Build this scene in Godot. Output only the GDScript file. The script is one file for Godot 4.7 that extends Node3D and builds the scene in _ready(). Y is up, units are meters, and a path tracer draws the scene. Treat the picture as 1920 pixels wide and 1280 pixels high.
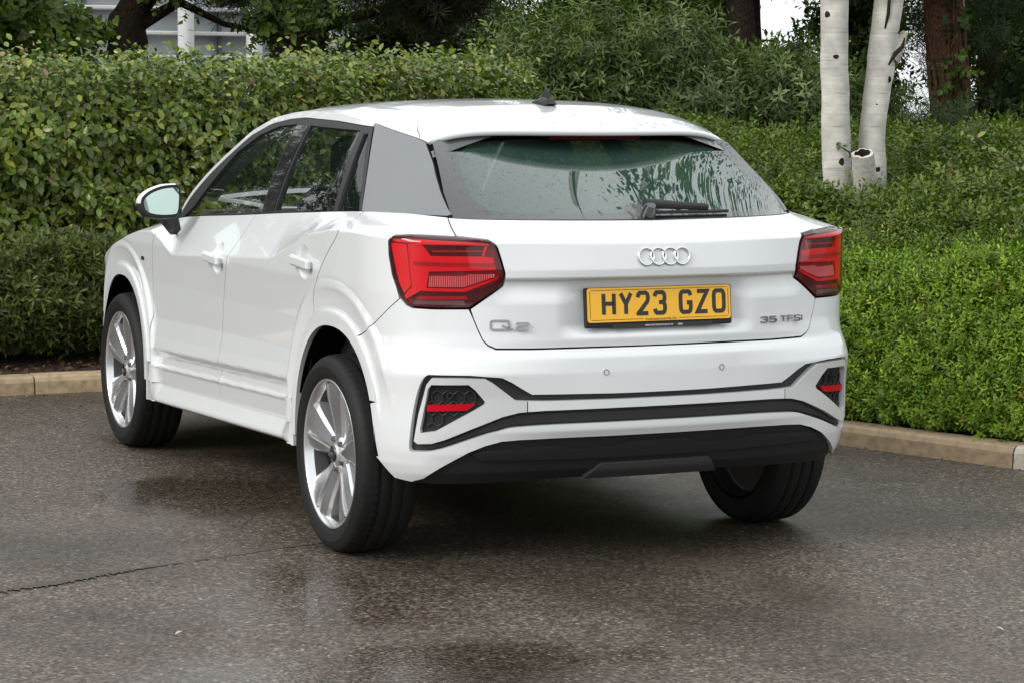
extends Node3D
# A white compact SUV parked at a kerb in front of hedges and birches, wet tarmac, overcast light.
# World axes are the car's axes: +z towards its tail, +y up, x=0 on its centre line, rear axle at z=0.

var M := {}
var used_names := {}

func V(a: float, b: float) -> Vector2: return Vector2(a, b)

func _ready() -> void:
	build_camera_and_light()
	build_materials()
	build_ground()
	build_car()
	build_planting()
	build_background()
	build_litter()

# ---------------------------------------------------------------- camera, sky, sun
func build_camera_and_light() -> void:
	var cam := Camera3D.new()
	cam.name = "camera"
	cam.position = Vector3(-3.6224, 1.5237, 7.4686)
	cam.rotation_order = EULER_ORDER_YXZ
	cam.rotation_degrees = Vector3(-5.8557, -24.5227, 0.4127)
	cam.fov = 16.12
	cam.near = 0.1
	cam.far = 400.0
	add_child(cam)
	cam.current = true
	var env := Environment.new()
	env.background_mode = Environment.BG_SKY
	var sky := Sky.new()
	var sm := ProceduralSkyMaterial.new()
	sm.sky_top_color = Color(0.915, 0.935, 0.945)
	sm.sky_horizon_color = Color(0.875, 0.89, 0.895)
	sm.sky_curve = 0.35
	sm.ground_bottom_color = Color(0.25, 0.25, 0.24)
	sm.ground_horizon_color = Color(0.875, 0.89, 0.895)
	sm.sun_angle_max = 1.0
	sky.sky_material = sm
	env.sky = sky
	env.background_energy_multiplier = 1.25
	env.tonemap_mode = Environment.TONE_MAPPER_LINEAR
	env.tonemap_exposure = 1.27
	env.sdfgi_enabled = true
	env.ssao_enabled = true
	env.ssil_enabled = true
	var we := WorldEnvironment.new()
	we.name = "environment"
	we.environment = env
	add_child(we)
	var sun := DirectionalLight3D.new()
	sun.name = "sun"
	sun.light_energy = 0.6
	sun.light_color = Color(1.0, 0.99, 0.98)
	sun.light_angular_distance = 28.0
	sun.shadow_enabled = true
	add_child(sun)
	sun.look_at_from_position(Vector3(-8.0, 5.4, 2.0), Vector3.ZERO, Vector3.UP)

# ---------------------------------------------------------------- small helpers
func numbered(n: String) -> String:
	if not used_names.has(n):
		used_names[n] = 0
		return n
	used_names[n] += 1
	return "%s_%03d" % [n, used_names[n]]

func thing(called: String, label: String, category: String, at := Vector3.ZERO, group := "") -> Node3D:
	var o := Node3D.new()
	o.name = numbered(called)
	o.position = at
	o.set_meta("label", label)
	o.set_meta("category", category)
	if group != "": o.set_meta("group", group)
	add_child(o)
	return o

func put(called: String, mesh: Mesh, mat: Material, parent: Node, at := Vector3.ZERO) -> MeshInstance3D:
	var o := MeshInstance3D.new()
	o.name = called
	o.mesh = mesh
	o.material_override = mat
	o.position = at
	parent.add_child(o, true)
	return o

func lut(t: Array, x: float) -> float:
	var p: Vector2 = t[0]
	if x <= p.x: return p.y
	for i in range(1, t.size()):
		var q: Vector2 = t[i]
		if x <= q.x:
			return p.y + (q.y - p.y) * (x - p.x) / maxf(q.x - p.x, 1e-6)
		p = q
	return p.y

# a box with bevelled edges, as triangles
func bevel_box(s: Vector3, b: float) -> ArrayMesh:
	var st := SurfaceTool.new()
	st.begin(Mesh.PRIMITIVE_TRIANGLES)
	add_bevel_box(st, Transform3D.IDENTITY, s, b)
	return st.commit()

func add_bevel_box(st: SurfaceTool, tr: Transform3D, s: Vector3, b: float) -> void:
	var h := s * 0.5
	var quads := []
	for ax in 3:
		for sg in [-1.0, 1.0]:
			var u := (ax + 1) % 3
			var v := (ax + 2) % 3
			var c := []
			for k in [[-1, -1], [1, -1], [1, 1], [-1, 1]]:
				var p := Vector3.ZERO
				p[ax] = sg * h[ax]
				p[u] = k[0] * (h[u] - b)
				p[v] = k[1] * (h[v] - b)
				c.append(p)
			quads.append(c)
			for sv in [-1.0, 1.0]:
				# edge bevel between face ax and face u
				var e := []
				for k in [-1.0, 1.0]:
					var p := Vector3.ZERO
					p[ax] = sg * h[ax]; p[u] = sv * (h[u] - b); p[v] = k * (h[v] - b)
					e.append(p)
				for k in [1.0, -1.0]:
					var p := Vector3.ZERO
					p[ax] = sg * (h[ax] - b); p[u] = sv * h[u]; p[v] = k * (h[v] - b)
					e.append(p)
				quads.append(e)
	for q in quads:
		tri_out(st, tr, q[0], q[1], q[2])
		tri_out(st, tr, q[0], q[2], q[3])
	for sx in [-1.0, 1.0]:
		for sy in [-1.0, 1.0]:
			for sz in [-1.0, 1.0]:
				var g := Vector3(sx, sy, sz)
				tri_out(st, tr, Vector3(h.x, h.y - b, h.z - b) * g, Vector3(h.x - b, h.y, h.z - b) * g, Vector3(h.x - b, h.y - b, h.z) * g)

# a flat triangle facing away from the local origin
func tri_out(st: SurfaceTool, tr: Transform3D, a: Vector3, b: Vector3, c: Vector3) -> void:
	var n := (b - a).cross(c - a)
	if n.dot(a + b + c) < 0.0:
		var t := b
		b = c
		c = t
		n = -n
	flat(st, tr * a, tr * c, tr * b, tr.basis * n)

# clockwise triangle with a given normal
func flat(st: SurfaceTool, a: Vector3, b: Vector3, c: Vector3, n: Vector3) -> void:
	n = n.normalized()
	if (b - a).cross(c - a).dot(n) > 0.0:
		var t := b
		b = c
		c = t
	for p in [a, b, c]:
		st.set_normal(n)
		st.add_vertex(p)

# a closed outline (seen from +z, any winding) pulled out along z, given a place by tr
func extrude(st: SurfaceTool, poly: PackedVector2Array, depth: float, tr: Transform3D) -> void:
	var idx := Geometry2D.triangulate_polygon(poly)
	for i in range(0, idx.size(), 3):
		var a := poly[idx[i]]
		var b := poly[idx[i + 1]]
		var c := poly[idx[i + 2]]
		flat(st, tr * Vector3(a.x, a.y, depth), tr * Vector3(b.x, b.y, depth), tr * Vector3(c.x, c.y, depth), tr.basis.z)
		flat(st, tr * Vector3(a.x, a.y, 0), tr * Vector3(b.x, b.y, 0), tr * Vector3(c.x, c.y, 0), -tr.basis.z)
	var s := -1.0 if Geometry2D.is_polygon_clockwise(poly) else 1.0
	for i in poly.size():
		var a := poly[i]
		var b := poly[(i + 1) % poly.size()]
		var n := tr.basis * Vector3((b - a).y, -(b - a).x, 0) * s
		var q := [tr * Vector3(a.x, a.y, 0), tr * Vector3(b.x, b.y, 0), tr * Vector3(b.x, b.y, depth), tr * Vector3(a.x, a.y, depth)]
		flat(st, q[0], q[1], q[2], n)
		flat(st, q[0], q[2], q[3], n)

# smooth tube along points with radii
func add_tube(st: SurfaceTool, pts: Array, radii: Array, sides := 8, caps := true) -> void:
	var rings := []
	var up := Vector3.UP
	for i in pts.size():
		var d: Vector3 = (pts[mini(i + 1, pts.size() - 1)] - pts[maxi(i - 1, 0)]).normalized()
		if absf(d.dot(up)) > 0.95: up = Vector3.RIGHT
		var r := d.cross(up).normalized()
		up = r.cross(d).normalized()
		var ring := []
		for k in sides:
			var an := TAU * k / sides
			ring.append([pts[i] + (r * cos(an) + up * sin(an)) * radii[i], r * cos(an) + up * sin(an)])
		rings.append(ring)
	for i in pts.size() - 1:
		for k in sides:
			quad_n(st, rings[i][k], rings[i][(k + 1) % sides], rings[i + 1][(k + 1) % sides], rings[i + 1][k])
	if caps:
		for e in [0, pts.size() - 1]:
			var n: Vector3 = (pts[e] - pts[1 if e == 0 else e - 1]).normalized()
			for k in sides:
				flat(st, pts[e], rings[e][k][0], rings[e][(k + 1) % sides][0], n)

func quad_n(st: SurfaceTool, a: Array, b: Array, c: Array, d: Array) -> void:
	tri_n(st, a, b, c)
	tri_n(st, a, c, d)

func tri_n(st: SurfaceTool, a: Array, b: Array, c: Array) -> void:
	var n: Vector3 = a[1] + b[1] + c[1]
	if (b[0] - a[0]).cross(c[0] - a[0]).dot(n) > 0.0:
		var t := b
		b = c
		c = t
	for p in [a, b, c]:
		st.set_normal(p[1])
		st.add_vertex(p[0])

func start() -> SurfaceTool:
	var st := SurfaceTool.new()
	st.begin(Mesh.PRIMITIVE_TRIANGLES)
	return st

# revolve profile (x along axis, y radius) round the x axis
func lathe(st: SurfaceTool, prof: Array, seg: int, sharp := false) -> void:
	var nrm := []
	for i in prof.size():
		var t: Vector2 = prof[mini(i + 1, prof.size() - 1)] - prof[maxi(i - 1, 0)]
		nrm.append(Vector2(-t.y, t.x).normalized())
	for i in prof.size() - 1:
		var n0: Vector2 = nrm[i]
		var n1: Vector2 = nrm[i + 1]
		var p: Vector2 = prof[i]
		var q: Vector2 = prof[i + 1]
		if sharp or (q - p).length() > 0.03:
			n0 = Vector2(-(q - p).y, (q - p).x).normalized()
			n1 = n0
		for k in seg:
			var a0 := TAU * k / seg
			var a1 := TAU * (k + 1) / seg
			var r := [[p, n0, a0], [p, n0, a1], [q, n1, a1], [q, n1, a0]]
			var w := []
			for e in r:
				w.append([Vector3(e[0].x, e[0].y * cos(e[2]), e[0].y * sin(e[2])), Vector3(e[1].x, e[1].y * cos(e[2]), e[1].y * sin(e[2]))])
			quad_n(st, w[0], w[1], w[2], w[3])
# ---------------------------------------------------------------- materials
func lin(r: float, g: float, b: float) -> Color:
	return Color(r, g, b).linear_to_srgb()

func mat(c: Color, rough: float, metal := 0.0, spec := 0.5) -> StandardMaterial3D:
	var m := StandardMaterial3D.new()
	m.albedo_color = c
	m.roughness = rough
	m.metallic = metal
	m.metallic_specular = spec
	return m

func coat(m: StandardMaterial3D, amount := 1.0, rough := 0.03) -> StandardMaterial3D:
	m.clearcoat_enabled = true
	m.clearcoat = amount
	m.clearcoat_roughness = rough
	return m

func noise_tex(seed_: int, freq: float, size: int, ramp: Gradient = null, octaves := 4, normal := false, type := FastNoiseLite.TYPE_SIMPLEX_SMOOTH) -> NoiseTexture2D:
	var n := FastNoiseLite.new()
	n.seed = seed_
	n.noise_type = type
	n.frequency = freq
	n.fractal_octaves = octaves
	var t := NoiseTexture2D.new()
	t.width = size
	t.height = size
	t.seamless = true
	t.noise = n
	if normal: t.as_normal_map = true
	if ramp: t.color_ramp = ramp
	return t

func ramp(stops: Array) -> Gradient:
	var g := Gradient.new()
	var o := PackedFloat32Array()
	var c := PackedColorArray()
	for s in stops:
		o.append(s[0])
		c.append(s[1])
	g.offsets = o
	g.colors = c
	return g

func build_materials() -> void:
	M.paint = coat(mat(lin(0.695, 0.712, 0.717), 0.35), 1.0, 0.02)
	M.silver_blade = coat(mat(lin(0.165, 0.173, 0.178), 0.42, 0.4), 0.8, 0.12)
	M.gloss_black = coat(mat(lin(0.008, 0.008, 0.009), 0.25), 1.0, 0.03)
	M.black_plastic = mat(lin(0.016, 0.016, 0.017), 0.55, 0.0, 0.36)
	M.black_trim = mat(lin(0.024, 0.024, 0.025), 0.45, 0.0, 0.42)
	M.deep_black = mat(lin(0.006, 0.006, 0.006), 0.9, 0.0, 0.1)
	M.rubber = mat(lin(0.012, 0.012, 0.012), 0.62, 0.0, 0.35)
	M.alloy = mat(lin(0.70, 0.70, 0.71), 0.24, 0.8)
	M.alloy_dark = mat(lin(0.22, 0.22, 0.23), 0.35, 0.75)
	M.frame_silver = mat(lin(0.70, 0.71, 0.715), 0.33, 0.3)
	M.badge = mat(lin(.36,.365,.37), .2, 1.0)
	M.tow_grey = mat(lin(.042,.042,.043), .5, 0.0, .4)
	M.chrome = mat(lin(0.75, 0.76, 0.77), 0.08, 1.0)
	M.steel = mat(lin(0.22, 0.20, 0.18), 0.5, 0.8)
	M.red_bright = mat(lin(0.60, 0.001, 0.006), 0.45, 0.0, .2)
	M.red_mid = mat(lin(0.30, 0.001, 0.004), 0.45, 0.0, .2)
	M.red_house = mat(lin(.20,.001,.004), .45, 0.0, .2)
	M.spoke = mat(lin(.30,.30,.31), .34, .7)
	M.drum = mat(lin(.085,.072,.06), .7, .3)
	M.barrel_dark = mat(lin(.075,.075,.078), .5, .5)
	M.red_dark = mat(lin(0.055, 0.001, 0.002), 0.45, 0.0, .2)
	M.red_pale = mat(lin(0.52, 0.045, 0.055), 0.3)
	var wa := mat(Color(1, 1, 1, 0.0), 0.0)
	wa.refraction_enabled = true
	wa.refraction_scale = 0.033
	M.water = wa
	M.smoke = mat(lin(.10,.035,.038), .3)
	M.reflector = mat(lin(0.46, 0.001, 0.012), 0.35, 0.0, .3)
	M.plate_yellow = coat(mat(lin(0.86, 0.44, 0.002), 0.45), 0.5, 0.15)
	M.plate_ink = mat(lin(0.022, 0.02, 0.016), 0.5)
	M.print_white = mat(lin(0.7, 0.7, 0.7), 0.5)
	var g := mat(Color(0.08, 0.14, 0.12, 0.22), 0.0, 0.0, 0.5)
	g.transparency = BaseMaterial3D.TRANSPARENCY_ALPHA
	M.side_glass = g
	var rg := coat(mat(lin(.030, .066, .053), 0.0, 0.0, 1.0), 1.0, 0.0)
	rg.albedo_color.a = .80
	rg.transparency = BaseMaterial3D.TRANSPARENCY_ALPHA
	M.rear_glass = rg
	var cl := mat(Color(1, 0.2, 0.2, 0.0), 0.0)
	cl.transparency = BaseMaterial3D.TRANSPARENCY_ALPHA
	M.lens = cl
	M.frit = coat(mat(lin(0.012, 0.012, 0.012), 0.2, 0.0, .7), 1.0, 0.02)
	M.mirror = mat(lin(0.50, 0.62, 0.58), 0.02, 1.0)
	M.interior = mat(lin(0.02, 0.02, 0.021), 0.8)
	M.seat = mat(lin(0.035, 0.035, 0.037), 0.75)
	M.headlining = mat(lin(0.35, 0.34, 0.32), 0.9)
	build_ground_materials()
	build_plant_materials()
	build_back_materials()

# ---------------------------------------------------------------- the car's skin as functions
const BASE := [Vector2(0,.705),Vector2(.1,.704),Vector2(.2,.70),Vector2(.3,.692),Vector2(.42,.676),Vector2(.55,.647),Vector2(.66,.608),Vector2(.75,.555),Vector2(.81,.49),Vector2(.848,.41),Vector2(.868,.30),Vector2(.876,.15),Vector2(.878,0),Vector2(.876,-.3),Vector2(.874,-.8),Vector2(.874,-1.3),Vector2(.874,-1.8),Vector2(.873,-2.2),Vector2(.871,-2.6),Vector2(.86,-2.9),Vector2(.828,-3.1),Vector2(.76,-3.28),Vector2(.6,-3.40),Vector2(.4,-3.45),Vector2(.2,-3.475),Vector2(0,-3.48)]
const YC := [Vector2(0,1.056),Vector2(.6,1.062),Vector2(.9,1.072),Vector2(1.15,1.08),Vector2(1.36,1.075),Vector2(1.60,1.045),Vector2(1.98,.940),Vector2(3.22,.874),Vector2(3.36,.925),Vector2(3.5,.955),Vector2(3.7,.945),Vector2(3.85,.92),Vector2(4.1,.87),Vector2(4.3,.82),Vector2(4.5,.76),Vector2(4.7,.70),Vector2(5.6,.64)]
const YB := [Vector2(0,1.126),Vector2(.6,1.13),Vector2(1.0,1.14),Vector2(1.36,1.135),Vector2(2.1,1.095),Vector2(2.6,1.063),Vector2(3.2,1.03),Vector2(3.4,1.018),Vector2(3.6,.994),Vector2(3.85,.957),Vector2(4.1,.908),Vector2(4.3,.855),Vector2(4.5,.795),Vector2(4.7,.74),Vector2(5.6,.68)]
const QX := [Vector2(0,0),Vector2(.3,.3),Vector2(.5,.492),Vector2(.60,.575),Vector2(.68,.618),Vector2(.74,.634),Vector2(.85,.66),Vector2(1.0,.695),Vector2(1.2,.735),Vector2(1.36,.757),Vector2(1.6,.775),Vector2(2.1,.785),Vector2(2.6,.783),Vector2(3.2,.765),Vector2(3.6,.76),Vector2(4.2,.77),Vector2(4.6,.73),Vector2(4.9,.62),Vector2(5.2,.4),Vector2(5.6,0)]
const QZ := [Vector2(0,.60),Vector2(.3,.573),Vector2(.5,.505),Vector2(.60,.455),Vector2(.68,.42),Vector2(.74,.395),Vector2(.85,.33),Vector2(1.0,.23),Vector2(1.2,.08),Vector2(1.36,-.05),Vector2(1.6,-.26),Vector2(2.1,-.74),Vector2(2.6,-1.24),Vector2(3.2,-1.84),Vector2(3.6,-2.24),Vector2(4.2,-2.8),Vector2(4.6,-3.1),Vector2(4.9,-3.22),Vector2(5.2,-3.3),Vector2(5.6,-3.34)]
const R0 := [Vector2(.22,-.20),Vector2(.27,-.12),Vector2(.33,-.055),Vector2(.40,-.03),Vector2(.445,-.018),Vector2(.47,-.004),Vector2(.58,0),Vector2(.65,.0),Vector2(.70,-.003),Vector2(.716,-.012),Vector2(.724,-.036),Vector2(.75,-.03),Vector2(.86,-.028),Vector2(.90,-.028),Vector2(.945,-.020),Vector2(.95,-.010),Vector2(.975,-.008),Vector2(1.056,-.022)]
const R1 := [Vector2(.22,-.12),Vector2(.27,-.07),Vector2(.33,-.02),Vector2(.40,.004),Vector2(.445,.010),Vector2(.47,.012),Vector2(.58,.016),Vector2(.655,.026),Vector2(.69,.012),Vector2(.73,-.014),Vector2(.78,-.024),Vector2(.86,-.03),Vector2(.95,-.034),Vector2(1.07,-.036)]
const S0 := [Vector2(.22,-.10),Vector2(.27,-.04),Vector2(.283,-.012),Vector2(.29,-.006),Vector2(.30,-.006),Vector2(.352,-.03),Vector2(.36,-.032),Vector2(.42,-.022),Vector2(.432,-.014),Vector2(.438,-.03),Vector2(.47,-.032),Vector2(.503,-.010),Vector2(.55,-.017),Vector2(.62,-.023),Vector2(.75,-.016),Vector2(.85,-.006),Vector2(.90,0),Vector2(1.1,0)]
const SB := [Vector2(.22,-.08),Vector2(.30,-.03),Vector2(.36,-.006),Vector2(.42,-.001),Vector2(.55,.0),Vector2(.64,.004),Vector2(.69,-.004),Vector2(.76,-.014),Vector2(.90,-.003),Vector2(1.1,0)]
const FLARE := [Vector2(0,.014),Vector2(1.0,.009),Vector2(1.06,.0105),Vector2(1.108,.0105),Vector2(1.122,.003),Vector2(1.135,.001),Vector2(1.15,.0),Vector2(1.22,.004),Vector2(1.285,.0085),Vector2(1.30,.0088),Vector2(1.315,.008),Vector2(1.37,.0)]
const HANDLES := [Vector2(2.627,.8985), Vector2(1.623,.9505)]
const ARCHES := [[0.0, .365, .425], [-2.612, .345, .41]]
const YROOF := [Vector2(-2.4,.99),Vector2(-2.3,1.03),Vector2(-2.0,1.19),Vector2(-1.7,1.335),Vector2(-1.4,1.435),Vector2(-1.2,1.472),Vector2(-1.0,1.492),Vector2(-.8,1.503),Vector2(-.6,1.507),Vector2(-.4,1.502),Vector2(-.2,1.488),Vector2(0,1.462),Vector2(.1,1.44),Vector2(.214,1.407),Vector2(.3,1.38)]
const YRAIL := [Vector2(-2.4,.94),Vector2(-2.125,1.001),Vector2(-2.044,1.096),Vector2(-1.933,1.175),Vector2(-1.817,1.241),Vector2(-1.599,1.352),Vector2(-1.394,1.403),Vector2(-1.169,1.424),Vector2(-.997,1.431),Vector2(-.607,1.424),Vector2(-.26,1.409),Vector2(-.103,1.391),Vector2(.024,1.374),Vector2(.083,1.361),Vector2(.3,1.31)]
var base_s := PackedFloat32Array()
var base_p := PackedVector2Array()
var T_BX := []
var T_BY := []
var T_EDGE := []
var S_B := PackedVector3Array()   # tables at 4 mm
var F_YC := PackedFloat32Array()
var F_YB := PackedFloat32Array()
var F_QX := PackedFloat32Array()
var F_QZ := PackedFloat32Array()
var F_NX := PackedFloat32Array()
var F_NZ := PackedFloat32Array()
var F_R0 := PackedFloat32Array()
var F_R1 := PackedFloat32Array()
var F_S0 := PackedFloat32Array()
const UH := 0.004
const YH := 0.001
const CAR_MID := Vector3(0, .75, -1.3)

func table(t: Array, a: float, b: float, h: float) -> PackedFloat32Array:
	var o := PackedFloat32Array()
	var n := int(ceil((b - a) / h)) + 2
	for i in n: o.append(lut(t, a + i * h))
	return o

func smooth_table(t: PackedFloat32Array, r: int) -> PackedFloat32Array:
	var o := PackedFloat32Array()
	o.resize(t.size())
	for i in t.size():
		var s := 0.0
		for k in range(-r, r + 1): s += t[clampi(i + k, 0, t.size() - 1)]
		o[i] = s / (2 * r + 1)
	return o

func smooth_side(t: PackedFloat32Array) -> PackedFloat32Array:   # little at the tail's corner, much along the flank
	var a := smooth_table(t, 6)
	var b := smooth_table(smooth_table(t, 40), 30)
	for i in a.size():
		var w := smoothstep(.85, 1.25, i * UH) * (1.0 - smoothstep(4.3, 4.5, i * UH))
		a[i] = lerpf(a[i], b[i], w)
	return a

func at(t: PackedFloat32Array, x: float) -> float:
	var i := int(x)
	if i < 0: return t[0]
	if i >= t.size() - 1: return t[t.size() - 1]
	return lerpf(t[i], t[i + 1], x - i)

func prepare_skin() -> void:
	var q := [BASE[1] * Vector2(-1, 1)] + BASE + [BASE[BASE.size() - 2] * Vector2(-1, 1)]
	for i in BASE.size() - 1:
		for k in 12:
			base_p.append((q[i + 1] as Vector2).cubic_interpolate(q[i + 2], q[i], q[i + 3], k / 12.0))
	base_p.append(BASE[BASE.size() - 1])
	base_s.append(0.0)
	for i in range(1, base_p.size()): base_s.append(base_s[i - 1] + base_p[i].distance_to(base_p[i - 1]))
	var n := int(5.7 / UH)
	var bx := PackedFloat32Array()
	var bz := PackedFloat32Array()
	var j := 0
	for i in n:
		var s := minf(i * UH, base_s[base_s.size() - 1])
		while j < base_s.size() - 2 and base_s[j + 1] < s: j += 1
		var t := (s - base_s[j]) / maxf(base_s[j + 1] - base_s[j], 1e-6)
		var p := base_p[j].lerp(base_p[j + 1], t)
		bx.append(p.x)
		bz.append(p.y)
	for i in n:
		var a := maxi(i - 5, 0)
		var b := mini(i + 5, n - 1)
		var tx := bx[b] - bx[a]
		var tz := bz[b] - bz[a]
		if i < 5: tz = 0.0; tx = 1.0
		var l := sqrt(tx * tx + tz * tz)
		F_NX.append(-tz / maxf(l, 1e-6))
		F_NZ.append(tx / maxf(l, 1e-6))
		S_B.append(Vector3(bx[i], 0, bz[i]))
	F_YC = smooth_table(table(YC, 0, 5.7, UH), 8)
	F_YB = smooth_side(table(YB, 0, 5.7, UH))
	F_QX = smooth_side(table(QX, 0, 5.7, UH))
	F_QZ = smooth_side(table(QZ, 0, 5.7, UH))
	F_R0 = smooth_table(table(R0, .2, 1.2, YH), 3)
	F_R1 = smooth_table(table(R1, .2, 1.2, YH), 8)
	F_S0 = smooth_table(table(S0, .2, 1.2, YH), 3)
	for i in 60:
		var u := .7 + 3.6 * i / 59.0
		T_BX.append(Vector2(at(F_QZ, u / UH), at(F_QX, u / UH)))
		T_BY.append(Vector2(at(F_QZ, u / UH), at(F_YB, u / UH)))
	T_BX.reverse()
	T_BY.reverse()
	make_edge()

func make_edge() -> void:      # the white rail runs a little outside the window trim
	for i in YRAIL.size():
		var p: Vector2 = YRAIL[i]
		var t: Vector2 = (YRAIL[mini(i + 1, YRAIL.size() - 1)] - YRAIL[maxi(i - 1, 0)]).normalized()
		var w := .024 * (1.0 - smoothstep(-.6, .05, p.x)) + .001
		T_EDGE.append(p + Vector2(-t.y, t.x) * w)

func arch_q(dz: float, y: float, a_: float, t_: float) -> float:
	var a := absf(dz) / a_
	var b := (y - .331) / t_
	if b < 0.0: return a
	return pow(pow(a, 2.3) + pow(b, 2.3), 1.0 / 2.3)

func arch_u(w: int, q: float, ang: float) -> Vector2:   # ang 0 towards the tail, PI towards the nose
	var c: Array = ARCHES[w]
	var cx := signf(cos(ang)) * pow(absf(cos(ang)), 2.0 / 2.3)
	var sy := pow(absf(sin(ang)), 2.0 / 2.3)
	return V(1.366 - c[0] - q * c[1] * cx, .331 + q * c[2] * sy)

func skin_d(a: float, y: float) -> float:
	var fy := (y - .2) / YH
	var w := 1.0 - smoothstep(.62, 1.12, a)
	var rear := 0.0
	if w > 0.0:
		var k := smoothstep(.25, .75, a)
		rear = at(F_R0, fy) * (1.0 - k) + at(F_R1, fy) * k
		# number plate recess and the scoop beneath the tailgate lip
		if y > .74 and y < .947 and a < .6:
			var mid := 1.0 - smoothstep(.27, .37, a)
			var scoop := smoothstep(.865, .945, y) * .022 * (1.0 - smoothstep(.50, .58, a))
			var well := smoothstep(.755, .80, y) * .030
			rear -= lerpf(scoop, well, mid) * (1.0 - smoothstep(.943, .947, y))
	if w >= 1.0: return rear
	var side := at(F_S0, fy + .037 * (clampf(a, 1.7, 3.6) - 2.655) * (1.0 - smoothstep(.5, .8, y)) / YH)
	if a < 1.35: side = lerpf(lut(SB, y), side, smoothstep(1.15, 1.35, a))
	var z := 1.366 - a
	for c in ARCHES:
		if absf(z - c[0]) < .6:
			var q := arch_q(z - c[0], y, c[1], c[2])
			var m := 1.0 - smoothstep(1.26, 1.40, q)
			var keep := 1.0
			if z > c[0] and c[0] > -1.0: keep = smoothstep(.47, .60, y)    # fades out on the bumper
			side = side * (1.0 - m * keep) - .012 * m * keep + lut(FLARE, q) * keep
	return rear * w + side * (1.0 - w)

func skin(u: float, y: float) -> Vector3:
	var a := absf(u)
	var f := a / UH
	var yc := at(F_YC, f)
	var i := mini(int(f), S_B.size() - 2)
	var p := S_B[i].lerp(S_B[i + 1], f - i)
	var d := skin_d(a, minf(y, yc))
	var x := p.x + at(F_NX, f) * d
	var z := p.z + at(F_NZ, f) * d
	var over := y - yc
	const RD := .004
	if over > -RD:
		if over < RD: over = (over + RD) * (over + RD) / (4.0 * RD)
		var t := over / (at(F_YB, f) - yc)
		x = lerpf(x, at(F_QX, f), t)
		z = lerpf(z, at(F_QZ, f), t)
	if a > 1.5 and a < 2.75:
		for h in HANDLES:
			var e := pow((a - h.x) / .064, 2.0) + pow((y - h.y) / .060, 2.0)
			if e < 1.0: x -= .020 * smoothstep(0.0, .8, 1.0 - e)
	return Vector3(-x if u >= 0.0 else x, y, z)

func house(z: float, y: float) -> Vector3:     # side of the cabin, left
	var h := y - lut(T_BY, z)
	return Vector3(-(lut(T_BX, z) - .36 * h - .42 * h * h - .38 * h * smoothstep(-.4, .3, z)), y, z)

func top(x: float, z: float) -> Vector3:       # roof, pillars and windscreen
	var yr := lut(YROOF, z)
	var ye := lut(T_EDGE, z)
	var xr := -house(z, ye).x
	var s := absf(x) / maxf(xr, .05)
	var d := yr - ye
	return Vector3(x, yr - d * (.45 * s * s + .55 * pow(s, 7.0)), z)

func rear_pane(x: float, y: float) -> Vector3:
	var a := absf(x)
	var h := y - 1.126
	var k := maxf(.1, 1.0 - 3.5 * h)
	return Vector3(x, y, .60 - k * (.247 * a * a + .587 * a * a * a * a) - 2.0 * h)

func bonnet(u: float, s: float) -> Vector3:
	var f := absf(u) / UH
	var e := Vector3(at(F_QX, f), at(F_YB, f), at(F_QZ, f))
	var zc := minf(e.z, -2.30)
	var c := Vector3(0, lerpf(1.02, .93, clampf((-2.3 - zc) / 1.04, 0, 1)), zc)
	var p := e.lerp(c, s)
	p.y += .03 * (1.0 - pow(1.0 - s, 2.0)) * 0.6
	return Vector3(-p.x if u >= 0.0 else p.x, p.y, p.z)

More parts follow.
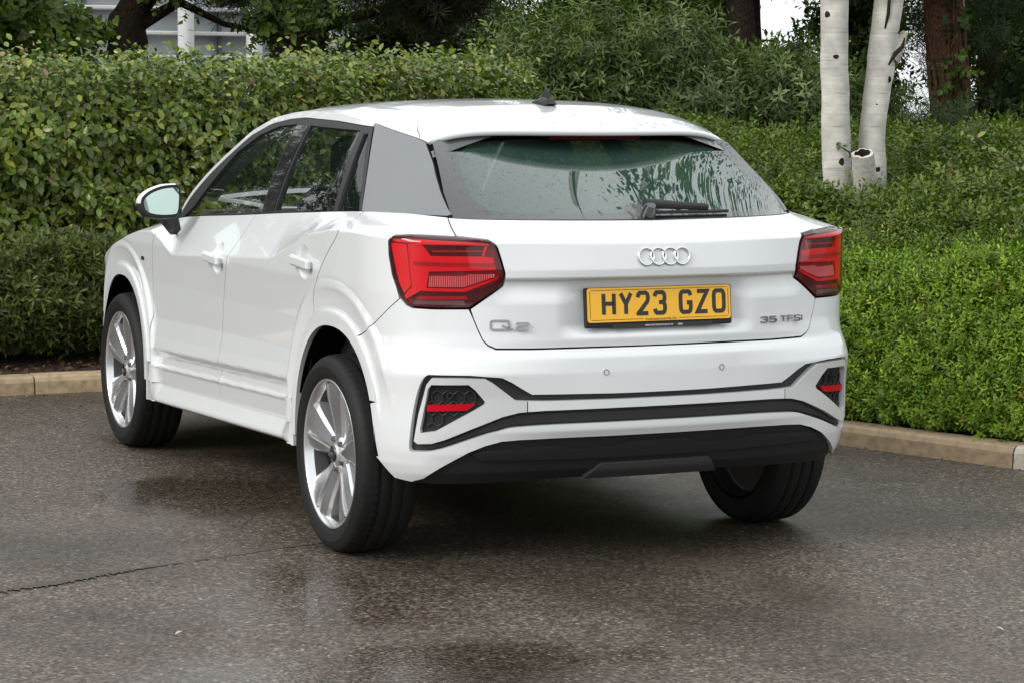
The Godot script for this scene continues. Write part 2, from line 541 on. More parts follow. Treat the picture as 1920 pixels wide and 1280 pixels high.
# ---------------------------------------------------------------- panels cut from a skin
func panel(f: Callable, poly: PackedVector2Array, holes: Array, step: Vector2, off: float, depth: float, mirror := false, gap := 0.0) -> ArrayMesh:
	var polys := [poly]
	if gap > 0.0: polys = Geometry2D.offset_polygon(poly if not Geometry2D.is_polygon_clockwise(poly) else rev(poly), -gap, Geometry2D.JOIN_MITER)
	var st := start()
	var cache := {}
	for pl in polys:
		var lo := Vector2(INF, INF)
		var hi := -lo
		for p in pl:
			lo = lo.min(p)
			hi = hi.max(p)
		var n0 := Vector2i((lo / step).floor())
		var n1 := Vector2i((hi / step).ceil())
		for i in range(n0.x, n1.x):
			# columns: quick reject
			for j in range(n0.y, n1.y):
				var c := [Vector2(i, j) * step, Vector2(i + 1, j) * step, Vector2(i + 1, j + 1) * step, Vector2(i, j + 1) * step]
				var inside := 0
				for p in c:
					if Geometry2D.is_point_in_polygon(p, pl): inside += 1
				var cell := PackedVector2Array(c)
				var cut := inside < 4
				if not cut:
					for hl in holes:
						for p in c:
							if Geometry2D.is_point_in_polygon(p, hl):
								cut = true
								break
				if not cut:
					for hl in holes:
						for p in hl:
							if p.x >= c[0].x and p.x <= c[2].x and p.y >= c[0].y and p.y <= c[2].y:
								cut = true
								break
				if not cut and f == skin_c and needs_fine(c[0], c[2]):
					var nn := 3
					var gr := []
					for b in nn + 1:
						for a in nn + 1: gr.append(skin_point(f, c[0] + Vector2(a, b) / nn * step, off, mirror))
					for b in nn:
						for a in nn: quad_n(st, gr[b * 4 + a], gr[b * 4 + a + 1], gr[b * 4 + a + 5], gr[b * 4 + a + 4])
				elif not cut:
					var k := [Vector2i(i, j), Vector2i(i + 1, j), Vector2i(i + 1, j + 1), Vector2i(i, j + 1)]
					var w := []
					for e in 4:
						if not cache.has(k[e]): cache[k[e]] = skin_point(f, c[e], off, mirror)
						w.append(cache[k[e]])
					quad_n(st, w[0], w[1], w[2], w[3])
				else:
					var parts: Array = []
					parts.append_array(Geometry2D.intersect_polygons(cell, pl))
					for hl in holes:
						var rest: Array = []
						for q in parts: rest.append_array(Geometry2D.clip_polygons(q, hl))
						parts = rest
					for q in parts:
						if Geometry2D.is_polygon_clockwise(q): continue
						var idx := Geometry2D.triangulate_polygon(q)
						var w := []
						for p in q: w.append(skin_point(f, p, off, mirror))
						for t in range(0, idx.size(), 3):
							tri_n(st, w[idx[t]], w[idx[t + 1]], w[idx[t + 2]])
		if depth > 0.0:
			rim_of(st, f, pl, off, depth, mirror, 1.0)
			for hl in holes: rim_of(st, f, hl, off, depth, mirror, -1.0)
	return st.commit()

func needs_fine(lo: Vector2, hi: Vector2) -> bool:
	if hi.x - lo.x > .02: return false
	var u := absf(lo.x + hi.x) * .5
	var y := (lo.y + hi.y) * .5
	if u < .92 or u > 4.6: return false
	if absf(y - at(F_YC, u / UH)) < .017: return true
	for c in ARCHES:
		var q := arch_q(1.366 - u - c[0], y, c[1], c[2])
		if q > 1.10 and q < 1.42: return true
	for h in HANDLES:
		if absf(u - h.x) < .07 and absf(y - h.y) < .066: return true
	return false

func rev(p: PackedVector2Array) -> PackedVector2Array:
	var q := p.duplicate()
	q.reverse()
	return q

func rim_of(st: SurfaceTool, f: Callable, pl: PackedVector2Array, off: float, depth: float, mirror: bool, sg: float) -> void:
	var mid := Vector3.ZERO
	var ring := []
	for i in pl.size():
		var a := pl[i]
		var b := pl[(i + 1) % pl.size()]
		var n := maxi(1, int(ceil(a.distance_to(b) / .025)))
		for k in n:
			ring.append(a.lerp(b, float(k) / n))
	var w := []
	for p in ring: w.append(skin_point(f, p, off, mirror))
	var ccw := not Geometry2D.is_polygon_clockwise(pl)
	for i in w.size():
		var p: Array = w[i]
		var q: Array = w[(i + 1) % w.size()]
		var n: Vector3 = (q[0] - p[0]).cross(p[1])
		if mirror: n = -n
		if not ccw: n = -n
		n *= sg
		# the side that points out of the panel: test in the plane of the outline
		var e: Vector2 = (ring[(i + 1) % ring.size()] - ring[i])
		var outw := Vector2(e.y, -e.x).normalized() * (1.0 if ccw else -1.0) * sg
		var t := skin_point(f, ring[i] + outw * .002, off, mirror)
		if n.dot(t[0] - p[0]) < 0.0: n = -n
		var p2: Vector3 = p[0] - p[1] * depth
		var q2: Vector3 = q[0] - q[1] * depth
		flat(st, p[0], q[0], q2, n)
		flat(st, p[0], q2, p2, n)

func skin_point(f: Callable, p: Vector2, off: float, mirror: bool) -> Array:
	const H := .0015
	var c: Vector3 = f.call(p.x, p.y)
	var da: Vector3 = f.call(p.x + H, p.y) - f.call(p.x - H, p.y)
	var db: Vector3 = f.call(p.x, p.y + H) - f.call(p.x, p.y - H)
	var n := da.cross(db).normalized()
	if f != house_c and f != pane_c: n = -n
	c += n * off
	if mirror:
		c.x = -c.x
		n.x = -n.x
	return [c, n]

var skin_c := skin
var house_c := house
var top_c := top
var pane_c := rear_pane
var bonnet_c := bonnet

func flip_u(pl: Array) -> Array:
	var o := []
	for p in pl: o.append(V(-p.x, p.y))
	o.reverse()
	return o

func poly(a: Array) -> PackedVector2Array:
	return PackedVector2Array(a)

# smooth an open outline
func soft(a: Array, n := 4) -> Array:
	var o := []
	for i in a.size() - 1:
		var p: Vector2 = a[i]
		var q: Vector2 = a[i + 1]
		var p0: Vector2 = a[maxi(i - 1, 0)]
		var q1: Vector2 = a[mini(i + 2, a.size() - 1)]
		for k in n: o.append(p.cubic_interpolate(q, p0, q1, float(k) / n))
	o.append(a[a.size() - 1])
	return o
# ---------------------------------------------------------------- the car
var car: Node3D
const LIGHT := [Vector2(0.944,1.062),Vector2(0.933,1.073),Vector2(0.926,1.079),Vector2(0.867,1.082),Vector2(0.786,1.081),Vector2(0.691,1.077),Vector2(0.587,1.068),Vector2(0.575,1.059),Vector2(0.564,1.045),Vector2(0.551,1.006),Vector2(0.540,0.967),Vector2(0.540,0.949),Vector2(0.544,0.928),Vector2(0.585,0.900),Vector2(0.654,0.857),Vector2(0.778,0.856),Vector2(0.848,0.858),Vector2(0.868,0.865),Vector2(0.890,0.886),Vector2(0.909,0.919),Vector2(0.927,0.955),Vector2(0.942,1.018)]

func ring_pts(w: int, q: float, a0: float, a1: float, n := 24) -> Array:
	var o := []
	for i in n + 1: o.append(arch_u(w, q, lerpf(a0, a1, float(i) / n)))
	return o

func belt(u0: float, u1: float, n: int, dy := 0.0) -> Array:
	var o := []
	for i in n + 1:
		var u := lerpf(u0, u1, float(i) / n)
		o.append(V(u, at(F_YB, absf(u) / UH) + dy))
	return o

# ring angle at which a ring of size q has height y, on the tail (s=1) or nose (s=-1) side
func ring_ang(w: int, q: float, y: float) -> float:
	var t := clampf((y - .331) / (q * ARCHES[w][2]), 0.0, 1.0)
	return asin(pow(t, 2.3 / 2.0))

func both(called: String, f: Callable, pl: Array, step: Vector2, off: float, depth: float, m: Material, gap := 0.0, holes := [], parents := []) -> Array:
	var hs := []
	for h in holes: hs.append(poly(h))
	var a := panel(f, poly(pl), hs, step, off, depth, false, gap)
	var b := panel(f, poly(pl), hs, step, off, depth, true, gap)
	return [put(called, a, m, car if parents.is_empty() else parents[0]), put(called, b, m, car if parents.is_empty() else parents[1])]

const G := .0022     # half a panel gap
const FINE := Vector2(.013, .009)

func build_car() -> void:
	prepare_skin()
	car = thing("compact_suv", "white compact SUV with yellow number plate, parked on wet tarmac", "car")
	body_panels()
	rear_end()
	cabin()
	for w in [[-.882, 0.0, 1.0], [.855, 0.0, -1.0], [-.873, -2.622, 1.0], [.873, -2.622, -1.0]]: wheel(w[0], w[1], w[2])
	underside()
	interior()
	side_details()
	badges()

func body_panels() -> void:
	# quarter panel
	var q := belt(.720, 1.318, 10)
	q.append_array(soft([V(1.275,1.091),V(1.308,1.054),V(1.41,.982),V(1.49,.909),V(1.536,.852),V(1.553,.814),V(1.556,.775)]))
	var a_door := PI - ring_ang(0, 1.110, .772)
	q.append_array(ring_pts(0, 1.110, a_door, ring_ang(0, 1.110, .745), 40))
	q.append_array([V(1.075,.766),V(.981,.823),V(.896,.882)])
	q.append_array([LIGHT[19], LIGHT[20], LIGHT[21], LIGHT[0], LIGHT[1], LIGHT[2], LIGHT[3], LIGHT[4], V(.693,1.078)])
	both("quarter_panel", skin_c, q, FINE, 0.0, .02, M.paint, G)
	# rear door
	var d := belt(1.318, 2.40, 14)
	d.append_array(soft([V(2.44,.99),V(2.49,.90),V(2.575,.75),V(2.625,.58),V(2.656,.431)]))
	d.append_array([V(1.786,.467)])
	d.append_array(ring_pts(0, 1.110, PI - ring_ang(0, 1.110, .475), a_door, 30))
	d.append_array(soft([V(1.556,.775),V(1.553,.814),V(1.536,.852),V(1.49,.909),V(1.41,.982),V(1.308,1.054),V(1.275,1.091)]))
	both("rear_door", skin_c, d, FINE, 0.0, .02, M.paint, G)
	# front door
	var f := belt(2.40, 3.36, 14)
	f.append_array(soft([V(3.42,.97),V(3.49,.89),V(3.52,.80),V(3.54,.70),V(3.55,.56),V(3.552,.402)]))
	f.append(V(2.656,.431))
	f.append_array(soft([V(2.625,.58),V(2.575,.75),V(2.49,.90),V(2.44,.99)]))
	both("front_door", skin_c, f, FINE, 0.0, .02, M.paint, G)
	# front wing
	var w := belt(3.36, 4.55, 14)
	w.append_array([V(4.55,.60),V(4.40,.55)])
	w.append_array(ring_pts(1, 1.110, PI - ring_ang(1, 1.110, .55), ring_ang(1, 1.110, .408), 60))
	w.append_array([V(3.552,.408)])
	w.append_array(soft([V(3.55,.56),V(3.54,.70),V(3.52,.80),V(3.49,.89),V(3.42,.97)]))
	both("front_wing", skin_c, w, FINE, 0.0, .02, M.paint, G)
	# front bumper, one piece across
	var fb := []
	for i in 15: fb.append(V(4.55, lerpf(at(F_YB, 4.55 / UH), .60, i / 14.0)))
	var fbp := [V(4.40,.55)]
	fbp.append_array(ring_pts(1, 1.0, PI - ring_ang(1, 1.0, .55), PI, 8))
	fbp.append_array([V(4.36,.28),V(5.58,.26)])
	fbp.append_array(belt(5.58, 4.55, 12))
	fbp.append(V(4.55,.60))
	both("front_bumper", skin_c, fbp, Vector2(.03,.02), 0.0, .02, M.paint, G)
	# flares round the wheel openings
	for k in 2:
		var lo := .548 if k == 0 else .33
		var nose := .345 if k == 0 else .55
		var r := ring_pts(k, 1.107, ring_ang(k, 1.107, lo), PI - ring_ang(k, 1.107, nose), 72)
		var r2 := ring_pts(k, 1.0, ring_ang(k, 1.0, lo), PI - ring_ang(k, 1.0, nose), 72)
		r2.reverse()
		r.append_array(r2)
		both("arch_flare", skin_c, r, Vector2(.012,.012), .0008, .045, M.paint, .0012)
	# sill: a ledge moulding under each door and the blade below
	both("door_moulding", skin_c, [V(1.79,.4725),V(2.653,.4355),V(2.653,.356),V(1.772,.384)], Vector2(.03,.006), .0022, .02, M.paint, .0004)
	both("door_moulding", skin_c, [V(2.657,.4355),V(3.575,.4055),V(3.588,.328),V(2.657,.356)], Vector2(.03,.006), .0022, .02, M.paint, .0004)
	both("sill", skin_c, [V(1.76,.3885),V(2.655,.3605),V(3.60,.3325),V(3.60,.250),V(2.655,.274),V(1.745,.306),V(1.745,.33)], Vector2(.05,.006), 0.0, .03, M.paint, .0008)
	# roof and pillars
	var rl := []
	var n := 40
	for i in n + 1:
		var z := lerpf(.083, -2.12, float(i) / n)
		rl.append(V(house(z, lut(T_EDGE, z)).x, z))
	var rr := []
	for p in rl: rr.append(V(-p.x, p.y))
	rr.reverse()
	# the whole top, then split along the seam between roof and spoiler
	var outline := rl.duplicate()
	outline.append_array(rr)
	for i in 39:
		var x := lerpf(.556, -.556, (i + 1) / 40.0)
		outline.append(V(x, .214 - .46 * x * x))
	var region := soft([V(-.66,.055),V(-.575,.030),V(-.548,-.05),V(-.50,-.105),V(-.40,-.125),V(0,-.135),V(.40,-.125),V(.50,-.105),V(.548,-.05),V(.575,.030),V(.66,.055)], 6)
	region.append_array([V(.7,.5),V(-.7,.5)])
	var roof := Array(Geometry2D.clip_polygons(poly(outline), poly(region))[0])
	var sp := Array(Geometry2D.intersect_polygons(poly(outline), poly(region))[0])
	var screen := [V(-.60,-2.12),V(-.44,-1.36),V(-.25,-1.325),V(0,-1.32),V(.25,-1.325),V(.44,-1.36),V(.60,-2.12),V(.3,-2.27),V(0,-2.30),V(-.3,-2.27)]
	put("roof", panel(top_c, poly(roof), [poly(screen)], Vector2(.03,.03), 0.0, .02, false, .0015), M.paint, car)
	put("windscreen", panel(top_c, poly(screen), [], Vector2(.06,.06), -.004, 0.0, false, .002), M.side_glass, car)
	both("bonnet", bonnet_c, [V(3.56,0),V(5.59,0),V(5.59,1),V(3.56,1)], Vector2(.06,.1), 0.0, .0, M.paint)
	var spoiler := put("roof_spoiler", panel(top_c, poly(sp), [], Vector2(.02,.015), 0.0, .012, false, .0012), M.paint, car)
	# rounded trailing edge and the black underside that runs back to the pane
	var st := start()
	var us := start()
	var rows := []
	for i in 61:
		var x := lerpf(-.555, .555, i / 60.0)
		var e := top(x, .214 - .46 * x * x)
		rows.append([e, e + Vector3(0, -.007, .008), e + Vector3(0, -.017, .006), e + Vector3(0, -.022, -.006), e + Vector3(0, -.010, -.10), e + Vector3(0,-.012,-.16)])
	var nn := [Vector3(0,.9,.4), Vector3(0,.2,1), Vector3(0,-.5,.8), Vector3(0,-1,.1), Vector3(0,-1,0), Vector3(0,-1,0)]
	for i in 60:
		for k in 5:
			var s2 := st if k < 3 else us
			quad_n(s2, [rows[i][k], nn[k].normalized()], [rows[i + 1][k], nn[k].normalized()], [rows[i + 1][k + 1], nn[k + 1].normalized()], [rows[i][k + 1], nn[k + 1].normalized()])
	put("trailing_edge", st.commit(), M.paint, spoiler)
	put("spoiler_underside", us.commit(), M.gloss_black, spoiler)
	# high brake lamp let into the underside
	var bl := start()
	for i in 20:
		var w4 := []
		for e in [[i, 0], [i + 1, 0], [i + 1, 1], [i, 1]]:
			var x := lerpf(-.17, .17, e[0] / 20.0)
			var p := top(x, .214 - .46 * x * x) + Vector3(0, -.0235 - .011 * e[1], -.004 - .02 * e[1])
			w4.append([p, Vector3(0, -.6, 1).normalized()])
		quad_n(bl, w4[0], w4[1], w4[2], w4[3])
	put("high_brake_light", bl.commit(), M.red_dark, spoiler)
	# gloss black fins: they carry the straight lower lip of the spoiler out to the pillars
	for s in [-1.0, 1.0]:
		var fn := start()
		var from := Vector3.ZERO
		var to := Vector3(.574 * s, 1.316, .158)
		var upper := []
		var lower := []
		for i in 13:
			var t := i / 12.0
			var x := lerpf(.36, .557, t)
			var e := top(x * s, .214 - .46 * x * x) + Vector3(0, -.021, -.003)
			if i == 0: from = e
			upper.append(e)
			lower.append(from.lerp(to, t))
		for i in 12:
			for tr3 in [[upper[i], upper[i + 1], lower[i + 1]], [upper[i], lower[i + 1], lower[i]]]:
				var nrm: Vector3 = (tr3[1] - tr3[0]).cross(tr3[2] - tr3[0])
				if nrm.length() < 1e-8: continue
				if nrm.dot(Vector3(0, 1, 1)) < 0.0: nrm = -nrm
				flat(fn, tr3[0], tr3[1], tr3[2], nrm)
				var dn := Vector3(0, -.004, -.002)
				flat(fn, tr3[0] + dn, tr3[1] + dn, tr3[2] + dn, -nrm)
		put("spoiler_fin", fn.commit(), M.gloss_black, spoiler)
	# shark-fin aerial
	var ae := thing_part("aerial", car)
	var s3 := start()
	var prof := [[-.085, .012, .002], [-.06, .022, .016], [-.02, .026, .026], [.02, .027, .030], [.05, .025, .022], [.062, .02, .004]]
	var rg := []
	for e in prof:
		var ring := []
		for k in 9:
			var an := PI * k / 8.0
			ring.append([Vector3(cos(an) * e[1], pow(sin(an), .8) * e[2], e[0]), Vector3(cos(an), sin(an), .2 * signf(e[0])).normalized()])
		rg.append(ring)
	for i in rg.size() - 1:
		for k in 8: quad_n(s3, rg[i][k], rg[i][k + 1], rg[i + 1][k + 1], rg[i + 1][k])
	put("aerial_base", s3.commit(), M.black_trim, ae)
	var s4 := start()
	var fin := poly([V(-.05,.018),V(-.02,.028),V(.005,.05),V(.012,.056),V(.026,.055),V(.034,.048),V(.04,.015)])
	extrude(s4, fin, .009, Transform3D(Basis(Vector3(0,0,1), Vector3(0,1,0), Vector3(-1,0,0)), Vector3(.0045, 0, 0)))
	put("aerial_fin", s4.commit(), M.black_trim, ae)
	ae.position = Vector3(0, lut(YROOF, -.215) - .003, -.215)

func thing_part(called: String, parent: Node3D) -> Node3D:
	var o := Node3D.new()
	o.name = called
	parent.add_child(o, true)
	return o

func full(half: Array) -> Array:      # mirror an open outline (u >= 0) to both sides
	var o := half.duplicate()
	o.append_array(flip_u(half))
	return o

func rear_end() -> void:
	# tailgate
	var tg := [V(0,.7275),V(.259,.7285),V(.443,.7285),V(.566,.731),V(.592,.742),V(.609,.758),V(.626,.793),V(.64,.826),V(.650,.854),V(.585,.8975),V(.5425,.926),V(.538,.949),V(.538,.967),V(.549,1.007),V(.562,1.046),V(.573,1.060),V(.586,1.070),V(.690,1.0795)]
	tg.append_array(belt(.716, 0, 20, -.001))
	# skip the shared centre points when mirroring
	var half := tg.slice(1, tg.size() - 1)
	var tail := [tg[0]]
	tail.append_array(half)
	tail.append(tg[tg.size() - 1])
	var fl := flip_u(half)
	tail.append_array(fl)
	var gate := put("tailgate", panel(skin_c, poly(tail), [], Vector2(.012,.006), 0.0, .02, false, G), M.paint, car)
	# bumper
	var b := [V(.259,.7265),V(.443,.7265),V(.566,.729),V(.592,.741),V(.609,.758),V(.626,.793),V(.64,.826),V(.654,.854),V(.778,.853),V(.848,.855),V(.870,.863),V(.893,.884),V(.981,.823),V(1.075,.766)]
	b.append_array(ring_pts(0, 1.110, ring_ang(0, 1.110, .745), ring_ang(0, 1.110, .555), 24))
	b.append_array([V(1.0,.548)])
	b.append_array(ring_pts(0, 1.0, ring_ang(0, 1.0, .54), ring_ang(0, 1.0, .37), 6))
	b.append_array([V(.985,.36)])
	var diff := [V(.933,.309),V(.861,.301),V(.806,.316),V(.727,.364),V(.653,.406),V(.600,.427),V(.548,.440),V(.493,.443),V(.382,.4445),V(.152,.4445)]
	b.append_array(diff)
	var ins_bot := soft([V(0.776,0.653),V(0.793,0.639),V(0.811,0.601),V(0.827,0.541),V(0.838,0.476),V(0.844,0.428),V(0.843,0.409),V(0.829,0.405),V(0.775,0.409),V(0.725,0.422),V(0.643,0.450),V(0.559,0.475),V(0.517,0.485),V(0.442,0.489),V(0.331,0.491),V(0.05,0.4915)], 3)
	var ins_top := [V(0.05,.5835),V(0.162,0.584),V(0.333,0.587),V(0.454,0.589),V(0.487,0.608),V(0.519,0.628),V(0.551,0.644),V(0.654,0.653)]
	var ins := ins_top.duplicate()
	ins.append_array(ins_bot)
	var insert := full(ins)
	put("rear_bumper", panel(skin_c, poly(full(b)), [poly(insert)], Vector2(.012,.008), 0.0, .022, false, .0015), M.paint, car)
	# black recessed band behind the trim
	var grown := Geometry2D.offset_polygon(poly(insert), .004)
	var band := put("bumper_insert", panel(skin_c, grown[0], [], Vector2(.02,.012), -.018, 0.0), M.black_trim, car)
	# lower black ledge inside the band
	var ledge_t := [V(.02,.527),V(0.410,0.527),V(0.496,0.523),V(0.549,0.511),V(0.643,0.474),V(0.725,0.439),V(0.790,0.425)]
	var ledge_b := [V(.790,.414),V(0.725,0.430),V(0.643,0.459),V(0.559,0.484),V(0.517,0.494),V(0.442,0.498),V(.02,.499)]
	var ledge := ledge_t.duplicate()
	ledge.append_array(ledge_b)
	put("ledge", panel(skin_c, poly(full(ledge)), [], Vector2(.03,.008), -.008, .01), M.black_trim, band)
	# silver frame with its white cross bar
	var fo := [V(0.496,0.532),V(0.549,0.520),V(0.643,0.483),V(0.725,0.448),V(0.768,0.434),V(0.813,0.431),V(0.826,0.440),V(0.809,0.527),V(0.782,0.623),V(0.766,0.643),V(0.684,0.644),V(0.603,0.642),V(0.580,0.629),V(0.505,0.572),V(.470,.570),V(.470,.534)]
	var hole := [V(0.766,0.622),V(0.654,0.624),V(0.633,0.606),V(0.602,0.568),V(0.605,0.560),V(0.757,0.474),V(0.802,0.467),V(0.804,0.479),V(0.789,0.549),V(0.777,0.608)]
	var fr := both("bumper_frame", skin_c, fo, Vector2(.012,.008), .004, .026, M.frame_silver, .001, [hole])
	var bar := [V(0,.537),V(.16,.537),V(.410,.536),V(.4675,.534),V(.4675,.570),V(.410,.568),V(.161,.566),V(0,.566)]
	var bh := bar.slice(1, 7)
	var bb := [bar[0]]
	bb.append_array(bh)
	bb.append(bar[7])
	bb.append_array(flip_u(bh))
	put("cross_bar", panel(skin_c, poly(bb), [], Vector2(.02,.006), .002, .02, false, .0008), M.paint, car)
	# mesh grille behind the frame
	var gm := both("vent_grille", skin_c, Array(Geometry2D.offset_polygon(poly(hole), .004)[0]), Vector2(.02,.01), -.014, .0, M.black_plastic)
	for side in 2:
		var st := start()
		var sg := 1.0 if side == 0 else -1.0
		for row in 5:
			for col in 7:
				var cx := .600 + col * .034 + (row % 2) * .017
				var cy := .478 + row * .034
				var hexa := []
				for k in 6: hexa.append(V(cx + .0175 * sin(TAU * k / 6), cy + .0215 * cos(TAU * k / 6)))
				for k in 3:
					var p: Vector2 = hexa[k]
					var q: Vector2 = hexa[k + 1]
					if Geometry2D.is_point_in_polygon(p, poly(hole)) and Geometry2D.is_point_in_polygon(q, poly(hole)):
						var a: Array = skin_point(skin_c, p, -.010, side == 1)
						var c: Array = skin_point(skin_c, q, -.010, side == 1)
						add_tube(st, [a[0], c[0]], [.0028, .0028], 5)
		put("mesh_ribs", st.commit(), M.black_trim, gm[side])
		# camera-like sensor in the grille
		var sp: Array = skin_point(skin_c, V(.712,.588), -.008, side == 1)
		var s5 := start()
		ring_disc(s5, sp[0], sp[1], .011, .004, .006)
		put("side_sensor", s5.commit(), M.black_trim, gm[side])
	var rf := both("reflector", skin_c, [V(0.781,0.557),V(0.631,0.563),V(0.658,0.542),V(0.783,0.536)], Vector2(.02,.008), -.002, .012, M.reflector)
	# lower black diffuser
	var dl := [V(.933,.306),V(.861,.297),V(.806,.312),V(.727,.360),V(.653,.402),V(.600,.423),V(.548,.436),V(.493,.439),V(.382,.4405),V(.1,.4405)]
	dl.reverse()
	dl.append_array([V(.88,.292),V(.80,.290),V(.66,.290),V(.3,.296),V(.1,.296)])
	var df := put("rear_diffuser", panel(skin_c, poly(full(dl)), [], Vector2(.03,.012), -.012, .03), M.black_plastic, car)
	for pn in [[V(-.44,.398),V(.44,.398),V(.42,.380),V(.30,.368),V(.27,.355),V(-.27,.355),V(-.30,.368),V(-.42,.380)]]:
		put("diffuser_step", panel(skin_c, poly([V(.10,.424),V(.16,.406),V(.30,.404),V(.36,.420),V(.60,.412),V(.64,.40),V(.62,.38),V(.30,.372),V(.10,.372),V(-.10,.372),V(-.30,.372),V(-.62,.38),V(-.64,.40),V(-.60,.412),V(-.36,.420),V(-.30,.404),V(-.16,.406),V(-.10,.424)]), [], Vector2(.03,.008), -.002, .012), M.black_plastic, df)
	put("tow_cover", panel(skin_c, poly([V(-.20,.352),V(.20,.352),V(.25,.302),V(-.25,.302)]), [], Vector2(.03,.01), .002, .02), M.tow_grey, df)
	# parking sensors
	for u in [-.213, .205]:
		var y := .652 if absf(u) < .5 else .69
		var p: Array = skin_point(skin_c, V(u, y), .0006, false)
		var s6 := start()
		ring_disc(s6, p[0], p[1], .0095, .0018, .0012)
		put("parking_sensor_ring", s6.commit(), M.alloy_dark, car)
	lamps()
	plate(gate)
	rings(gate)
	# rear pane
	var pl := []
	var edge := [V(.422,1.133),V(.312,1.208),V(.181,1.298),V(.083,1.361)]
	var side := []
	for e in edge: side.append(V(-house(e.x, e.y).x - .006, e.y))
	var outl := [V(-side[0].x, 1.128), V(0, 1.127), V(side[0].x, 1.128)]
	outl.append_array(side.slice(1))
	outl.append_array([V(.50,1.385),V(0,1.40),V(-.50,1.385)])
	for i in range(side.size() - 1, 0, -1): outl.append(V(-side[i].x, side[i].y))
	var clear := soft([V(-.505,1.155),V(-.535,1.20),V(-.515,1.28),V(-.46,1.345),V(-.35,1.365),V(0,1.372),V(.35,1.365),V(.46,1.345),V(.515,1.28),V(.535,1.20),V(.505,1.155),V(.40,1.146),V(.10,1.146),V(.06,1.165),V(0,1.170),V(-.06,1.165),V(-.10,1.146),V(-.40,1.146),V(-.505,1.155)], 4)
	clear.pop_back()
	put("rear_window", panel(pane_c, poly(clear), [], Vector2(.03,.02), 0.0, 0.0), M.rear_glass, car)
	put("rear_window_border", panel(pane_c, poly(outl), [poly(clear)], Vector2(.03,.02), 0.0005, .005), M.frit, car)
	var rng := RandomNumberGenerator.new()
	rng.seed = 77
	var drop := SphereMesh.new()
	drop.radius = 1.0
	drop.height = 1.2
	drop.radial_segments = 8
	drop.rings = 4
	var spots := []
	var cols := []
	for k in 900:
		var x := rng.randf_range(-.56, .56)
		var y := rng.randf_range(1.135, 1.36)
		if rng.randf() < .5: x = -.56 + absf(rng.randfn()) * .16
		if absf(x) > .58 - (y - 1.13) * .25: continue
		var w: Array = skin_point(pane_c, V(x, y), .0004, false)
		var r := rng.randf_range(.0012, .0030)
		var n: Vector3 = w[1]
		var a := n.cross(Vector3.RIGHT).normalized()
		spots.append(Transform3D(Basis(a * r, n * r * .5, n.cross(a) * r), w[0]))
		cols.append(Color.WHITE)
	scatter("raindrops", drop, M.water, spots, cols, car)
	wiper()

func ring_disc(st: SurfaceTool, c: Vector3, n: Vector3, r: float, w: float, h: float) -> void:
	var a := n.cross(Vector3.UP).normalized()
	var b := n.cross(a).normalized()
	var seg := 28
	for k in seg:
		var a0 := TAU * k / seg
		var a1 := TAU * (k + 1) / seg
		var d0 := a * cos(a0) + b * sin(a0)
		var d1 := a * cos(a1) + b * sin(a1)
		var o := n * h
		quad_n(st, [c + d0 * r + o, n], [c + d1 * r + o, n], [c + d1 * (r - w) + o, n], [c + d0 * (r - w) + o, n])
		quad_n(st, [c + d0 * r, d0], [c + d1 * r, d1], [c + d1 * r + o, d1], [c + d0 * r + o, d0])
		quad_n(st, [c + d0 * (r - w), -d0], [c + d1 * (r - w), -d1], [c + d1 * (r - w) + o, -d1], [c + d0 * (r - w) + o, -d0])

